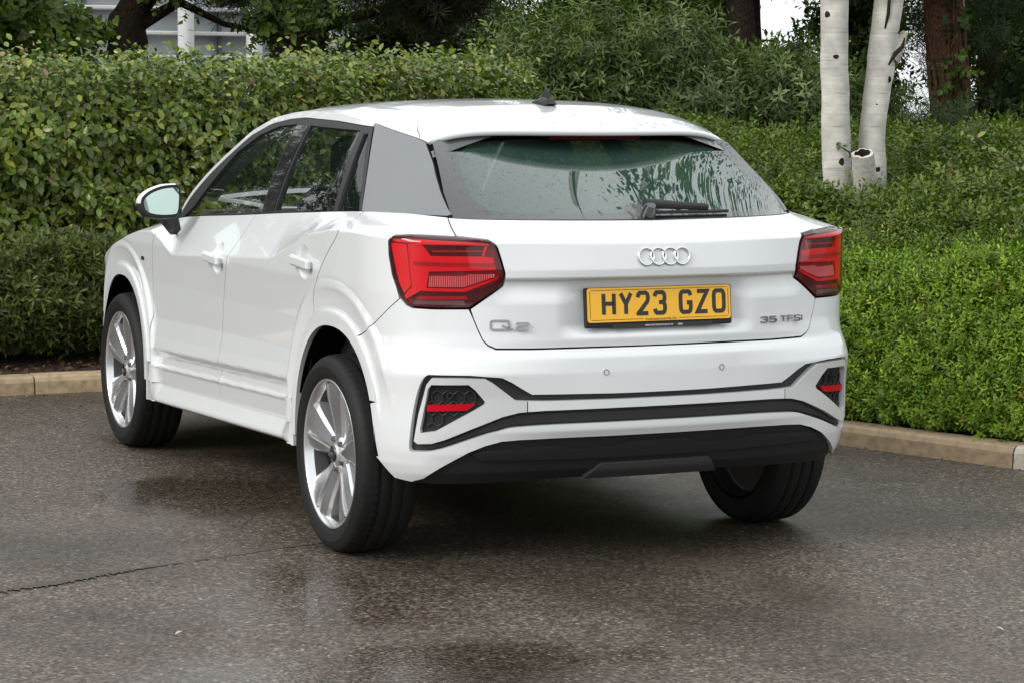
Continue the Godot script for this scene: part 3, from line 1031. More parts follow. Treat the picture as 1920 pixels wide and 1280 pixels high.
func lamps() -> void:
	var roots := [thing_part("tail_light", car), thing_part("tail_light", car)]
	both("housing", skin_c, LIGHT, Vector2(.02,.012), -.012, .02, M.red_house, .001, [], roots)
	both("upper_slot", skin_c, [V(.812,1.051),V(.592,1.051),V(.608,1.019),V(.786,1.019)], Vector2(.02,.01), -.010, .0, M.red_dark, 0.0, [], roots)
	both("lower_smoke", skin_c, [V(.850,.901),V(.664,.903),V(.548,.938),V(.545,.930),V(.656,.860),V(.852,.861)], Vector2(.02,.01), -.010, .0, M.red_dark, 0.0, [], roots)
	# rim of the lens
	var inner := Geometry2D.offset_polygon(poly(LIGHT) if not Geometry2D.is_polygon_clockwise(poly(LIGHT)) else rev(poly(LIGHT)), -.008)[0]
	both("lens_rim", skin_c, LIGHT, Vector2(.02,.012), .003, .014, M.red_dark, .002, [Array(inner)], roots)
	both("outer_bar", skin_c, [V(.936,1.056),V(.872,1.054),V(.866,1.005),V(.855,.925),V(.880,.900),V(.900,.932),V(.922,1.000)], Vector2(.02,.012), -.003, .01, M.red_bright, 0.0, [], roots)
	both("upper_bar", skin_c, [V(.930,1.070),V(.850,1.074),V(.60,1.064),V(.585,1.052),V(.810,1.0535),V(.855,1.058),V(.930,1.060)], Vector2(.02,.006), -.004, .01, M.red_bright, 0.0, [], roots)
	both("main_block", skin_c, [V(.866,1.056),V(.816,1.054),V(.784,1.018),V(.606,1.018),V(.575,1.013),V(.566,.976),V(.790,.970),V(.798,.918),V(.673,.917),V(.559,.953),V(.558,.947),V(.667,.908),V(.819,.909),V(.874,.880),V(.879,.892),V(.850,.922),V(.862,.995)], Vector2(.02,.012), -.002, .012, M.red_bright, 0.0, [], roots)
	both("crease", skin_c, [V(.846,1.000),V(.572,.998),V(.570,.986),V(.846,.989)], Vector2(.02,.006), .000, .004, M.red_mid, 0.0, [], roots)
	both("slot_bar", skin_c, [V(.782,1.036),V(.604,1.037),V(.606,1.032),V(.780,1.030)], Vector2(.02,.006), -.006, .006, M.red_mid, 0.0, [], roots)
	both("slot_end", skin_c, [V(.602,1.050),V(.594,1.050),V(.604,1.020),V(.612,1.020)], Vector2(.02,.01), -.003, .006, M.red_bright, 0.0, [], roots)
	for side in 2:
		var st := start()
		for k in 30:
			var u := .788 - k * .0074
			var yl := .921 if u > .672 else .921 + (.672 - u) * .30
			var a: Array = skin_point(skin_c, V(u, yl + .001), -.006, side == 1)
			var b: Array = skin_point(skin_c, V(u, minf(.962, yl + .035)), -.010, side == 1)
			add_tube(st, [a[0], b[0]], [.0033, .0033], 6)
		put("ribbed_reflector", st.commit(), M.red_pale, roots[side])
	both("lower_strip", skin_c, [V(.828,.892),V(.664,.894),V(.656,.884),V(.838,.880)], Vector2(.02,.006), -.006, .008, M.red_mid, 0.0, [], roots)
	both("smoked_strip", skin_c, [V(.840,.878),V(.670,.880),V(.664,.866),V(.850,.866)], Vector2(.02,.006), -.005, .008, M.smoke, 0.0, [], roots)
	both("lens", skin_c, LIGHT, Vector2(.02,.012), .0045, 0.0, M.lens, .003, [], roots)

# ---- lettering: outlines made of strokes
func strokes(ch: String) -> Array:
	var o := []
	match ch:
		"H": o = [[V(0,0),V(0,1)],[V(1,0),V(1,1)],[V(0,.52),V(1,.52)]]
		"Y": o = [[V(0,1),V(.5,.47),V(1,1)],[V(.5,.47),V(.5,0)]]
		"2": o = [[V(0,.78),V(.06,.92),V(.2,1),V(.8,1),V(.95,.92),V(1,.8),V(1,.68),V(.92,.56),V(.02,0),V(1,0)]]
		"3": o = [[V(0,.80),V(.06,.93),V(.2,1),V(.78,1),V(.93,.93),V(.98,.8),V(.98,.66),V(.9,.56),V(.78,.52),V(.42,.52)],[V(.78,.52),V(.92,.46),V(1,.36),V(1,.2),V(.94,.07),V(.8,0),V(.2,0),V(.06,.07),V(0,.2)]]
		"G": o = [[V(1,.8),V(.94,.93),V(.8,1),V(.2,1),V(.06,.93),V(0,.8),V(0,.2),V(.06,.07),V(.2,0),V(.8,0),V(.94,.07),V(1,.2),V(1,.46),V(.62,.46)]]
		"Z": o = [[V(0,1),V(1,1),V(.0,0),V(1,0)]]
		"O": o = [[V(.5,1),V(.2,1),V(.06,.93),V(0,.8),V(0,.2),V(.06,.07),V(.2,0),V(.5,0)],[V(.5,0),V(.8,0),V(.94,.07),V(1,.2),V(1,.8),V(.94,.93),V(.8,1),V(.5,1)]]
		"Q": o = [[V(.5,1),V(.14,1),V(.03,.93),V(0,.8),V(0,.2),V(.03,.07),V(.14,0),V(.5,0)],[V(.5,0),V(.86,0),V(.97,.07),V(1,.2),V(1,.8),V(.97,.93),V(.86,1),V(.5,1)],[V(.62,.45),V(1.22,-.02)]]
		"q2": o = [[V(0,.80),V(.03,.95),V(.12,1),V(.88,1),V(.98,.93),V(1,.8),V(.98,.66),V(.88,.6),V(.12,.46),V(.02,.38),V(0,.25),V(0,0),V(1,0)]]
		"5": o = [[V(.95,1),V(.05,1),V(.05,.58),V(.85,.58),V(.97,.5),V(1,.36),V(1,.2),V(.95,.06),V(.82,0),V(.15,0),V(.03,.06),V(0,.16)]]
		"T": o = [[V(0,1),V(1,1)],[V(.5,1),V(.5,0)]]
		"F": o = [[V(1,1),V(0,1),V(0,0)],[V(0,.5),V(.85,.5)]]
		"S": o = [[V(1,.84),V(.94,.96),V(.82,1),V(.15,1),V(.03,.93),V(0,.8),V(0,.66),V(.1,.56),V(.9,.46),V(1,.36),V(1,.2),V(.95,.06),V(.82,0),V(.15,0),V(.04,.05),V(0,.16)]]
		"I": o = [[V(0,0),V(0,1)]]
	return o

func letter(ch: String, size: Vector2, w: float, join := Geometry2D.JOIN_MITER) -> Array:
	var parts: Array = []
	for s in strokes(ch):
		var line := PackedVector2Array()
		for p in s: line.append(Vector2(p.x * (size.x - w) + w * .5, p.y * (size.y - w) + w * .5))
		for q in Geometry2D.offset_polyline(line, w * .5, join, Geometry2D.END_BUTT):
			# strokes that cross are joined, those that only touch stay apart
			var joined := false
			if ch != "O" and ch != "Q":
				for i in parts.size():
					var u := Geometry2D.merge_polygons(parts[i], q)
					if u.size() == 1:
						parts[i] = u[0]
						joined = true
						break
			if not joined: parts.append(q)
	return parts

func plate(gate: Node3D) -> void:
	var root := thing_part("number_plate", gate)
	var c := skin(0, .857)
	root.position = Vector3(0, .857, c.z + .012)
	root.rotation.x = -.10
	# black holder
	put("plate_holder", bevel_box(Vector3(.532, .128, .016), .005), M.black_plastic, root, Vector3(0, -.006, -.002))
	put("holder_tab", bevel_box(Vector3(.36, .014, .010), .002), M.black_trim, root, Vector3(.01, -.0655, .004))
	var pl := PackedVector2Array()
	for cor in [[.25, .046, 0.0], [-.25, .046, PI / 2], [-.25, -.046, PI], [.25, -.046, PI * 1.5]]:
		for k in 7:
			var an: float = cor[2] + PI / 2 * k / 6.0
			pl.append(Vector2(cor[0], cor[1]) + Vector2(cos(an), sin(an)) * .0085)
	var st := start()
	extrude(st, pl, .006, Transform3D(Basis.IDENTITY, Vector3(0, .002, .004)))
	var pt := put("plate_face", st.commit(), M.plate_yellow, root)
	# thin printed border, broken for the maker's line below
	var bd := start()
	for r in [[-.248,-.046,-.0015+.0006], [0,0,0]]: pass
	var z := .0104
	for seg in [[V(-.246,.047),V(.246,.047)],[V(-.250,.043),V(-.250,-.043)],[V(.250,.043),V(.250,-.043)],[V(-.246,-.047),V(-.062,-.047)],[V(.068,-.047),V(.246,-.047)]]:
		for q in Geometry2D.offset_polyline(PackedVector2Array(seg), .0008, Geometry2D.JOIN_MITER, Geometry2D.END_BUTT):
			extrude(bd, q, .0004, Transform3D(Basis.IDENTITY, Vector3(0, .002, z - .0004)))
	put("printed_border", bd.commit(), M.plate_ink, pt)
	var x := -.2085
	for ch in ["H","Y","2","3"," ","G","Z","O"]:
		if ch == " ":
			x += .033
			continue
		var s2 := start()
		for q in letter(ch, Vector2(.050, .079), .0135): extrude(s2, q, .0012, Transform3D(Basis.IDENTITY, Vector3(x, -.0345, .0096)))
		put("character", s2.commit(), M.plate_ink, pt)
		x += .061 - .0
	var tm := TextMesh.new()
	var f := SystemFont.new()
	f.font_names = PackedStringArray(["Droid Sans"])
	tm.font = f
	tm.text = "Portsmouth Audi PO6 3TH"
	tm.font_size = 40
	tm.pixel_size = .0095 / 40
	tm.depth = .0006
	tm.curve_step = 2.0
	put("supplier_line", tm, M.plate_ink, pt, Vector3(.003, -.0468, .0104))
	var t2 := TextMesh.new()
	t2.font = f
	t2.text = "WWW.PORTSMOUTHAUDI.CO.UK"
	t2.font_size = 40
	t2.pixel_size = .0068 / 40
	t2.depth = .0006
	t2.curve_step = 2.0
	put("web_address", t2, M.print_white, root, Vector3(-.005, -.0655, .0095))
	var s7 := start()
	for k in 4: ring_disc(s7, Vector3(.066 + k * .0038, -.0655, .0090), Vector3(0, 0, 1), .0028, .0008, .0005)
	put("printed_rings", s7.commit(), M.print_white, root)

func rings(gate: Node3D) -> void:
	var root := thing_part("ring_emblem", gate)
	for k in 4:
		var u := .0645 - k * .043
		var p: Array = skin_point(skin_c, V(u, 1.0125), .004, false)
		var st := start()
		var n: Vector3 = p[1]
		var a := n.cross(Vector3.UP).normalized()
		var b := n.cross(a).normalized()
		var seg := 48
		var ring := []
		for i in seg:
			var an := TAU * i / seg
			var d := a * cos(an) + b * sin(an)
			var sec := []
			for e in 10:
				var t := TAU * e / 10.0
				sec.append([p[0] + d * (.0268 + .0042 * cos(t)) + n * (.0036 * sin(t) + .0008 * sin(an * 2.0)), d * cos(t) + n * sin(t)])
			ring.append(sec)
		for i in seg:
			for e in 10: quad_n(st, ring[i][e], ring[i][(e + 1) % 10], ring[(i + 1) % seg][(e + 1) % 10], ring[(i + 1) % seg][e])
		put("ring", st.commit(), M.chrome, root)

func badge_at(called: String, u: float, y: float, items: Array, m: Material, scale_: float, off := .0) -> void:
	var root := thing_part(called, car)
	var p: Array = skin_point(skin_c, V(u, y), off, false)
	var n: Vector3 = p[1]
	var xax := Vector3.UP.cross(n).normalized()
	root.transform = Transform3D(Basis(xax, n.cross(xax).normalized(), n), p[0])
	for it in items:
		var st := start()
		for q in letter(it[0], it[2] * scale_, it[3] * scale_, Geometry2D.JOIN_ROUND): extrude(st, q, .004, Transform3D(Basis.IDENTITY, Vector3(it[1].x, it[1].y, 0) * scale_))
		put("badge_letter", st.commit(), m, root)

func badges() -> void:
	badge_at("model_badge", .586, .787, [["Q", V(0,0), V(.064,.0345), .0062], ["q2", V(.082,.0), V(.044,.026), .0042]], M.badge, 1.0, -.0005)
	badge_at("engine_badge", -.385, .7835, [["3", V(0,0), V(.032,.0215), .0042], ["5", V(.0365,0), V(.032,.0215), .0042], ["T", V(.083,0), V(.027,.0215), .0036], ["F", V(.1135,0), V(.023,.0215), .0036], ["S", V(.140,0), V(.027,.0215), .0036], ["I", V(.171,0), V(.0040,.0215), .0036]], M.badge, 1.0, -.0005)
	# small dark badge on the front wing
	var p: Array = skin_point(skin_c, V(3.655, .833), .001, false)
	var o := put("wing_badge", bevel_box(Vector3(.004, .015, .042), .001), M.black_trim, car, p[0])
	var p2: Array = skin_point(skin_c, V(3.655, .833), .001, true)
	put("wing_badge", bevel_box(Vector3(.004, .015, .042), .001), M.black_trim, car, p2[0])

func wiper() -> void:
	var root := thing_part("rear_wiper", car)
	var p := rear_pane(.0, 1.138)
	var up := Vector3(0, .83, .56)
	var hub := start()
	add_tube(hub, [p - up * .01, p + up * .03, p + up * .042], [.026, .023, .016], 14)
	put("wiper_hub", hub.commit(), M.gloss_black, root)
	var arm := start()
	var pts := []
	var rad := []
	for i in 9:
		var t := i / 8.0
		var x := lerpf(-.012, .225, t)
		var q := rear_pane(x, 1.148 - .004 * t)
		pts.append(q + up * lerpf(.034, .022, t))
		rad.append(lerpf(.017, .011, t))
	add_tube(arm, pts, rad, 10)
	put("wiper_arm", arm.commit(), M.black_trim, root)
	var bl := start()
	pts = []
	rad = []
	for i in 9:
		var t := i / 8.0
		var x := lerpf(.02, .31, t)
		pts.append(rear_pane(x, 1.139) + up * .010)
		rad.append(.006)
	add_tube(bl, pts, rad, 6)
	put("wiper_blade", bl.commit(), M.black_trim, root)

func cabin() -> void:
	# door glass, pillars, trim
	var glf := [V(-2.034,1.018),V(-1.5,1.056),V(-.989,1.083),V(-1.058,1.407),V(-1.267,1.397),V(-1.469,1.360),V(-1.666,1.288),V(-1.824,1.163),V(-1.939,1.065)]
	both("front_side_window", house_c, glf, Vector2(.04,.03), -.006, 0.0, M.side_glass)
	both("rear_side_window", house_c, [V(-.836,1.095),V(-.255,1.121),V(-.339,1.397),V(-.885,1.406)], Vector2(.04,.03), -.006, 0.0, M.side_glass)
	both("quarter_window", house_c, [V(-.208,1.123),V(-.050,1.128),V(-.272,1.392),V(-.289,1.385)], Vector2(.04,.03), -.006, 0.0, M.side_glass)
	# black surround with the three openings
	var rail := []
	for i in 31:
		var z := lerpf(-2.10, -.262, i / 30.0)
		rail.append(V(z, lut(YRAIL, z) - .001))
	rail.append_array([V(-.034,1.128)])
	for i in 21:
		var z := lerpf(-.05, -2.12, i / 20.0)
		rail.append(V(z, lut(T_BY, z) + .001))
	var holes := [glf, [V(-.836,1.097),V(-.255,1.123),V(-.339,1.395),V(-.885,1.404)], [V(-.205,1.110),V(-.055,1.130),V(-.272,1.388),V(-.289,1.381)]]
	both("window_surround", house_c, rail, Vector2(.03,.02), 0.0, .02, M.black_trim, .0005, holes)
	# gloss pillar cover and divider
	both("pillar_cover", house_c, [V(-.972,1.088),V(-.850,1.096),V(-.903,1.402),V(-1.042,1.402)], Vector2(.03,.03), .003, .006, M.gloss_black)
	both("window_divider", house_c, [V(-.250,1.122),V(-.215,1.124),V(-.294,1.386),V(-.334,1.394)], Vector2(.03,.03), .003, .006, M.black_trim)
	# white rail between the trim and the roof
	var band := []
	for i in 41:
		var z := lerpf(-2.10, -.265, i / 40.0)
		band.append(V(z, lut(T_EDGE, z)))
	for i in 41:
		var z := lerpf(-.265, -2.10, i / 40.0)
		band.append(V(z, lut(YRAIL, z) + .001))
	both("side_rail", house_c, band, Vector2(.04,.02), .001, .015, M.paint)
	# blade on the rear pillar
	both("pillar_blade", house_c, [V(-.260,lut(T_EDGE,-.26)-.002),V(-.18,lut(T_EDGE,-.18)-.002),V(-.103,lut(T_EDGE,-.103)-.002),V(-.04,lut(T_EDGE,-.04)-.002),V(.024,lut(T_EDGE,.024)-.002),V(.072,1.361),V(.083,1.355),V(.181,1.297),V(.312,1.208),V(.415,1.140),V(.40,1.1345),V(-.033,1.131)], Vector2(.025,.02), .002, .02, M.silver_blade, .0012)
	# black closing strip between blade and rear pane
	for s in [-1.0, 1.0]:
		var cs := start()
		var row := []
		for i in 21:
			var t := i / 20.0
			var zy := (V(.418,1.131) as Vector2).lerp(V(.078,1.362), t)
			if t < .95: zy = V(lut([Vector2(1.131,.418),Vector2(1.208,.312),Vector2(1.298,.181),Vector2(1.362,.078)], zy.y), zy.y)
			var e := house(zy.x, zy.y)
			var o := Vector3(e.x * -s, e.y, e.z)
			var pn := rear_pane((absf(e.x) - .03) * s, zy.y) + Vector3(0, -.004, -.006)
			row.append([o + Vector3(-.004 * s, -.004, -.010), pn])
		for i in 20:
			for tr3 in [[row[i][0], row[i + 1][0], row[i + 1][1]], [row[i][0], row[i + 1][1], row[i][1]]]:
				var nrm: Vector3 = (tr3[1] - tr3[0]).cross(tr3[2] - tr3[0])
				if nrm.dot(Vector3(s, .5, 1)) < 0.0: nrm = -nrm
				flat(cs, tr3[0], tr3[1], tr3[2], nrm)
		put("closing_strip", cs.commit(), M.deep_black, car)
	# belt line seal
	var st := start()
	for s in [-1.0, 1.0]:
		var s1 := start()
		var pts := []
		var rad := []
		for i in 40:
			var z := lerpf(-2.08, .40, i / 39.0)
			var p := house(z, lut(T_BY, z) + .002)
			pts.append(Vector3(p.x * -s * -1.0 if s < 0 else -p.x, p.y, p.z))
			rad.append(.005)
		add_tube(s1, pts, rad, 6)
		put("belt_seal", s1.commit(), M.black_trim, car)

func wheel(x: float, z: float, s: float) -> void:
	# s = 1: left side (face towards -x)
	var root := thing_part("wheel", car)
	root.position = Vector3(x, .331, z)
	root.rotation.x = .35 if z < -1.0 else .12
	if s < 0.0: root.rotation.z = PI
	# profile: local x grows inboard from the rim face
	var ty := start()
	var prof := [V(.008,.249),V(-.002,.256),V(-.008,.270),V(-.010,.286),V(-.0118,.289),V(-.0118,.292),V(-.010,.295),V(-.006,.308),V(.002,.318),V(.010,.324),V(.022,.3285),V(.048,.331),V(.052,.3315),V(.053,.324),V(.061,.324),V(.062,.3318),V(.092,.3322),V(.093,.3245),V(.102,.3245),V(.103,.3322),V(.132,.3318),V(.133,.3245),V(.141,.3245),V(.142,.331),V(.168,.3285),V(.182,.324),V(.192,.315),V(.199,.295),V(.197,.27),V(.190,.245)]
	tyre_lathe(ty, prof)
	put("tyre", ty.commit(), M.rubber, root)
	var rim := thing_part("rim", root)
	var br := start()
	lathe(br, [V(.010,.2505),V(.002,.2505),V(-.001,.247),V(.002,.242),V(.010,.239),V(.022,.234),V(.030,.231)], 64)
	var bw := start()
	lathe(bw, [V(.030,.231),V(.075,.222),V(.14,.225),V(.19,.238)], 64)
	put("inner_barrel", bw.commit(), M.barrel_dark, rim)
	put("barrel", br.commit(), M.alloy, rim)
	var bk := start()
	lathe(bk, [V(.085,.0),V(.085,.06),V(.095,.10),V(.095,.165),V(.11,.166)], 40)
	put("brake_disc", bk.commit(), M.steel, root)
	var dk := start()
	lathe(dk, [V(.12,.0),V(.125,.222)], 40)
	put("inner_disc", dk.commit(), M.drum, root)
	var cal := put("brake_caliper", bevel_box(Vector3(.05,.09,.16), .015), M.steel, root, Vector3(.085, 0, -.13 if true else 0))
	for k in 5:
		var ang := TAU * k / 5.0 - .20
		for arm in [[.004, .036, .010, .136, 0.0], [-.003, -.030, -.012, -.076, .004]]:
			var sp := start()
			var fk := start()
			blade(sp, fk, ang, arm[0], arm[1], arm[2], arm[3], arm[4])
			put("spoke_face", sp.commit(), M.spoke, rim)
			blade(fk, fk, ang, arm[0], arm[1], arm[2], arm[3], arm[4] + .0008)
			put("spoke", fk.commit(), M.alloy, rim)
		# cup between the pair of blades at the rim
		var cp := start()
		blade(cp, cp, ang, .0, .012, -.010, .014, .016, .16)
		put("spoke_web", cp.commit(), M.alloy, rim)
	var hb := start()
	lathe(hb, [V(.014,.0),V(.014,.022),V(.018,.030),V(.026,.040),V(.032,.062),V(.05,.070),V(.09,.075)], 40)
	put("hub", hb.commit(), M.alloy, rim)
	var cap := start()
	lathe(cap, [V(.009,.0),V(.0095,.020),V(.012,.0265),V(.016,.028)], 32)
	put("centre_cap", cap.commit(), M.gloss_black, rim)
	var lg := start()
	for k in 4: ring_disc(lg, Vector3(.0090, 0, -.0096 + k * .0064), Vector3(-1, 0, 0), .0045, .0010, .0006)
	put("cap_rings", lg.commit(), M.chrome, rim)
	for k in 5:
		var an := TAU * (k + .5) / 5.0 + .05
		var bo := start()
		add_tube(bo, [Vector3(.036, cos(an) * .052, sin(an) * .052), Vector3(.020, cos(an) * .052, sin(an) * .052)], [.010, .009], 6)
		put("wheel_bolt", bo.commit(), M.alloy_dark, rim)

# one flat arm of the wheel between hub and rim, with bevelled flanks
func blade(st: SurfaceTool, flank: SurfaceTool, ang: float, h0: float, h1: float, r0: float, r1: float, drop: float, from := .045) -> void:
	var ct := cos(ang)
	var sn := sin(ang)
	var n := 8
	var rows := []
	for i in n + 1:
		var t := float(i) / n
		var r := lerpf(from, .236, t)
		var a := lerpf(h0, r0, pow(t, 1.3))
		var b := lerpf(h1, r1, pow(t, 1.25))
		if t > .75 and drop < .01: b = lerpf(b, b * .86, (t - .75) / .25)
		var face := lerpf(.026, .004, smoothstep(0.0, .9, t)) + drop
		var sl := .012 * signf(b - a)
		# ridge near edge a, falling away to edge b, then flank
		var cols := [[a - sl * .5, face + .045], [a, face], [a + sl * .45, face - .001], [lerpf(a, b, .8), face + .009], [b, face + .018], [b + sl * .3, face + .05]]
		var row := []
		for c in cols: row.append(Vector3(c[1], r * ct - c[0] * sn, r * sn + c[0] * ct))
		rows.append(row)
	for i in n:
		for k in 5:
			var p: Vector3 = rows[i][k]
			var q: Vector3 = rows[i + 1][k]
			var q2: Vector3 = rows[i + 1][k + 1]
			var p2: Vector3 = rows[i][k + 1]
			var nn := (q - p).cross(p2 - p)
			if nn.x > 0.0: nn = -nn
			if k == 0 or k == 4:
				# flanks face sideways
				var mid: Vector3 = (rows[i][2] + rows[i][3]) * .5
				if nn.dot(p - mid) < 0.0 and absf(nn.normalized().x) < .5: nn = -nn
			var dest := st if k == 2 else flank
			flat(dest, p, q, q2, nn)
			flat(dest, p, q2, p2, nn)

func tyre_lathe(st: SurfaceTool, prof: Array) -> void:
	var seg := 216
	var nrm := []
	for i in prof.size():
		var t: Vector2 = prof[mini(i + 1, prof.size() - 1)] - prof[maxi(i - 1, 0)]
		nrm.append(Vector2(-t.y, t.x).normalized())
	var grid := []
	for i in prof.size():
		var col := []
		for k in seg:
			var an := TAU * k / seg
			var p: Vector2 = prof[i]
			var r := p.y
			if p.y > .3225 and (p.x < .05 or p.x > .145) and k % 3 == 0: r -= .006
			var y := r * cos(an)
			var zz := r * sin(an)
			col.append([Vector3(p.x, y, zz), Vector3(nrm[i].x, nrm[i].y * cos(an), nrm[i].y * sin(an))])
		grid.append(col)
	for i in prof.size() - 1:
		for k in seg: quad_n(st, grid[i][k], grid[i][(k + 1) % seg], grid[i + 1][(k + 1) % seg], grid[i + 1][k])

func underside() -> void:
	# liners in the wheel openings
	for w in 2:
		for s in [-1.0, 1.0]:
			var st := start()
			var z0: float = ARCHES[w][0]
			var n := 20
			var ra: float = ARCHES[w][1] + .012
			var rt: float = ARCHES[w][2] + .01
			var pts := []
			for i in n + 1:
				var an := lerpf(.10 if w == 0 else -.12, PI + .12, float(i) / n)
				pts.append(Vector3(0, .331 + sin(an) * rt, z0 + cos(an) * ra))
			for i in n:
				var a: Vector3 = pts[i]
				var b: Vector3 = pts[i + 1]
				var xo: float = .862 * s
				var xi: float = .50 * s
				var c := Vector3(0, .331, z0)
				flat(st, Vector3(xo, a.y, a.z), Vector3(xo, b.y, b.z), Vector3(xi, b.y, b.z), c - a)
				flat(st, Vector3(xo, a.y, a.z), Vector3(xi, b.y, b.z), Vector3(xi, a.y, a.z), c - a)
				flat(st, Vector3(xi, a.y, a.z), Vector3(xi, b.y, b.z), Vector3(xi, c.y, c.z), Vector3(s, 0, 0))
			put("wheel_arch_liner", st.commit(), M.deep_black, car)
	var fl := put("floor_pan", bevel_box(Vector3(1.30, .06, 3.60), .02), M.deep_black, car, Vector3(0, .315, -1.45))
	put("under_tray", bevel_box(Vector3(1.62, .05, 1.78), .02), M.deep_black, car, Vector3(0, .295, -1.30))
	put("exhaust_silencer", bevel_box(Vector3(.75, .14, .26), .05), M.black_plastic, car, Vector3(.05, .36, .40))
	var ax := start()
	add_tube(ax, [Vector3(-.74, .30, .0), Vector3(.74, .30, .0)], [.045, .045], 12)
	put("rear_axle", ax.commit(), M.black_plastic, car)
	for s in [-1.0, 1.0]:
		var hb := start()
		add_tube(hb, [Vector3(s * .60, .331, 0), Vector3(s * .76, .331, 0)], [.09, .11], 20)
		put("wheel_carrier", hb.commit(), M.steel, car)
	# dark inner shell so that gaps read as gaps
	var lower := [V(1.76,.30),V(3.6,.30),V(3.56,.60),V(3.52,.95),V(1.5,1.0),V(1.6,.72)]
	both("inner_shell", skin_c, lower, Vector2(.10,.05), -.03, 0.0, M.deep_black)
	both("inner_shell", skin_c, [V(3.40,.90),V(4.5,.90),V(4.5,.80),V(3.5,.80)], Vector2(.1,.05), -.03, 0.0, M.deep_black)
	both("inner_shell", skin_c, [V(1.62,1.03),V(.95,1.06),V(.90,.80),V(1.10,.78),V(1.35,.79),V(1.58,.80)], Vector2(.05,.04), -.03, 0.0, M.deep_black)
	put("inner_shell", panel(skin_c, poly([V(-.98,.40),V(.98,.40),V(.95,.75),V(.93,1.05),V(.2,1.05),V(-.2,1.05),V(-.93,1.05),V(-.95,.75)]), [], Vector2(.05,.04), -.062, 0.0), M.deep_black, car)

func interior() -> void:
	put("boot_floor", bevel_box(Vector3(1.2, .04, .9), .01), M.interior, car, Vector3(0, .70, .05))
	put("cabin_floor", bevel_box(Vector3(1.45, .04, 2.0), .01), M.interior, car, Vector3(0, .33, -1.35))
	put("parcel_shelf", bevel_box(Vector3(1.16, .02, .52), .01), M.interior, car, Vector3(0, 1.04, .12))
	put("dashboard", bevel_box(Vector3(1.40, .35, .50), .08), M.interior, car, Vector3(0, .86, -2.05))
	for s in [-1.0, 1.0]:
		put("door_card", bevel_box(Vector3(.05, .56, 2.0), .02), M.interior, car, Vector3(.715 * s, .70, -1.15))
	var rs := thing_part("rear_bench", car)
	put("bench_cushion", bevel_box(Vector3(1.25, .16, .5), .05), M.seat, rs, Vector3(0, .55, -.55))
	var bb := put("bench_back", bevel_box(Vector3(1.25, .60, .14), .05), M.seat, rs, Vector3(0, .82, -.26))
	bb.rotation.x = .30
	for x in [-.40, 0.0, .40]:
		var h := put("headrest", bevel_box(Vector3(.25, .14, .08), .035), M.seat, rs, Vector3(x, 1.16, -.14))
		h.rotation.x = .2
	for x in [-.37, .37]:
		var fs := thing_part("front_seat", car)
		put("seat_cushion", bevel_box(Vector3(.50, .16, .50), .06), M.seat, fs, Vector3(x, .55, -1.42))
		var fb := put("seat_back", bevel_box(Vector3(.48, .62, .14), .06), M.seat, fs, Vector3(x, .88, -1.14))
		fb.rotation.x = .30
		var hr := put("headrest", bevel_box(Vector3(.26, .19, .09), .04), M.seat, fs, Vector3(x, 1.27, -1.02))
		hr.rotation.x = .2
	var sw := start()
	var c := Vector3(.37, .95, -1.70)
	var ring := []
	for i in 33:
		var an := TAU * i / 32.0
		ring.append(c + Vector3(cos(an) * .18, sin(an) * .165, -sin(an) * .06))
	var rr := []
	for i in 33: rr.append(.015)
	add_tube(sw, ring, rr, 8, false)
	put("steering_wheel", sw.commit(), M.interior, car)
	both("pillar_backing", house_c, [V(-.30,1.41),V(.02,1.385),V(.10,1.345),V(.40,1.14),V(-.03,1.12)], Vector2(.05,.05), -.018, 0.0, M.deep_black)
	# headlining and pillars seen through the panes
	put("headlining", panel(top_c, poly([V(-.52,.0),V(.52,.0),V(.50,-1.30),V(-.50,-1.30)]), [], Vector2(.1,.1), -.035, 0.0), M.headlining, car)

func side_details() -> void:
	# door handles
	for h in [HANDLES[0], HANDLES[1]]:
		for side in 2:
			var sg := -1.0 if side == 0 else 1.0
			var root := thing_part("door_handle", car)
			root.position = Vector3(.884 * sg, h.y, 1.366 - h.x)
			root.rotation.x = .055
			put("grip", bevel_box(Vector3(.022, .038, .178), .0075), M.paint, root, Vector3(.008 * sg, 0, 0))
			for e in [-1.0, 1.0]: put("handle_post", bevel_box(Vector3(.03, .028, .03), .006), M.paint, root, Vector3(-.014 * sg, 0, .068 * e))
	# mirrors
	for s in [-1.0, 1.0]:
		door_mirror(s)

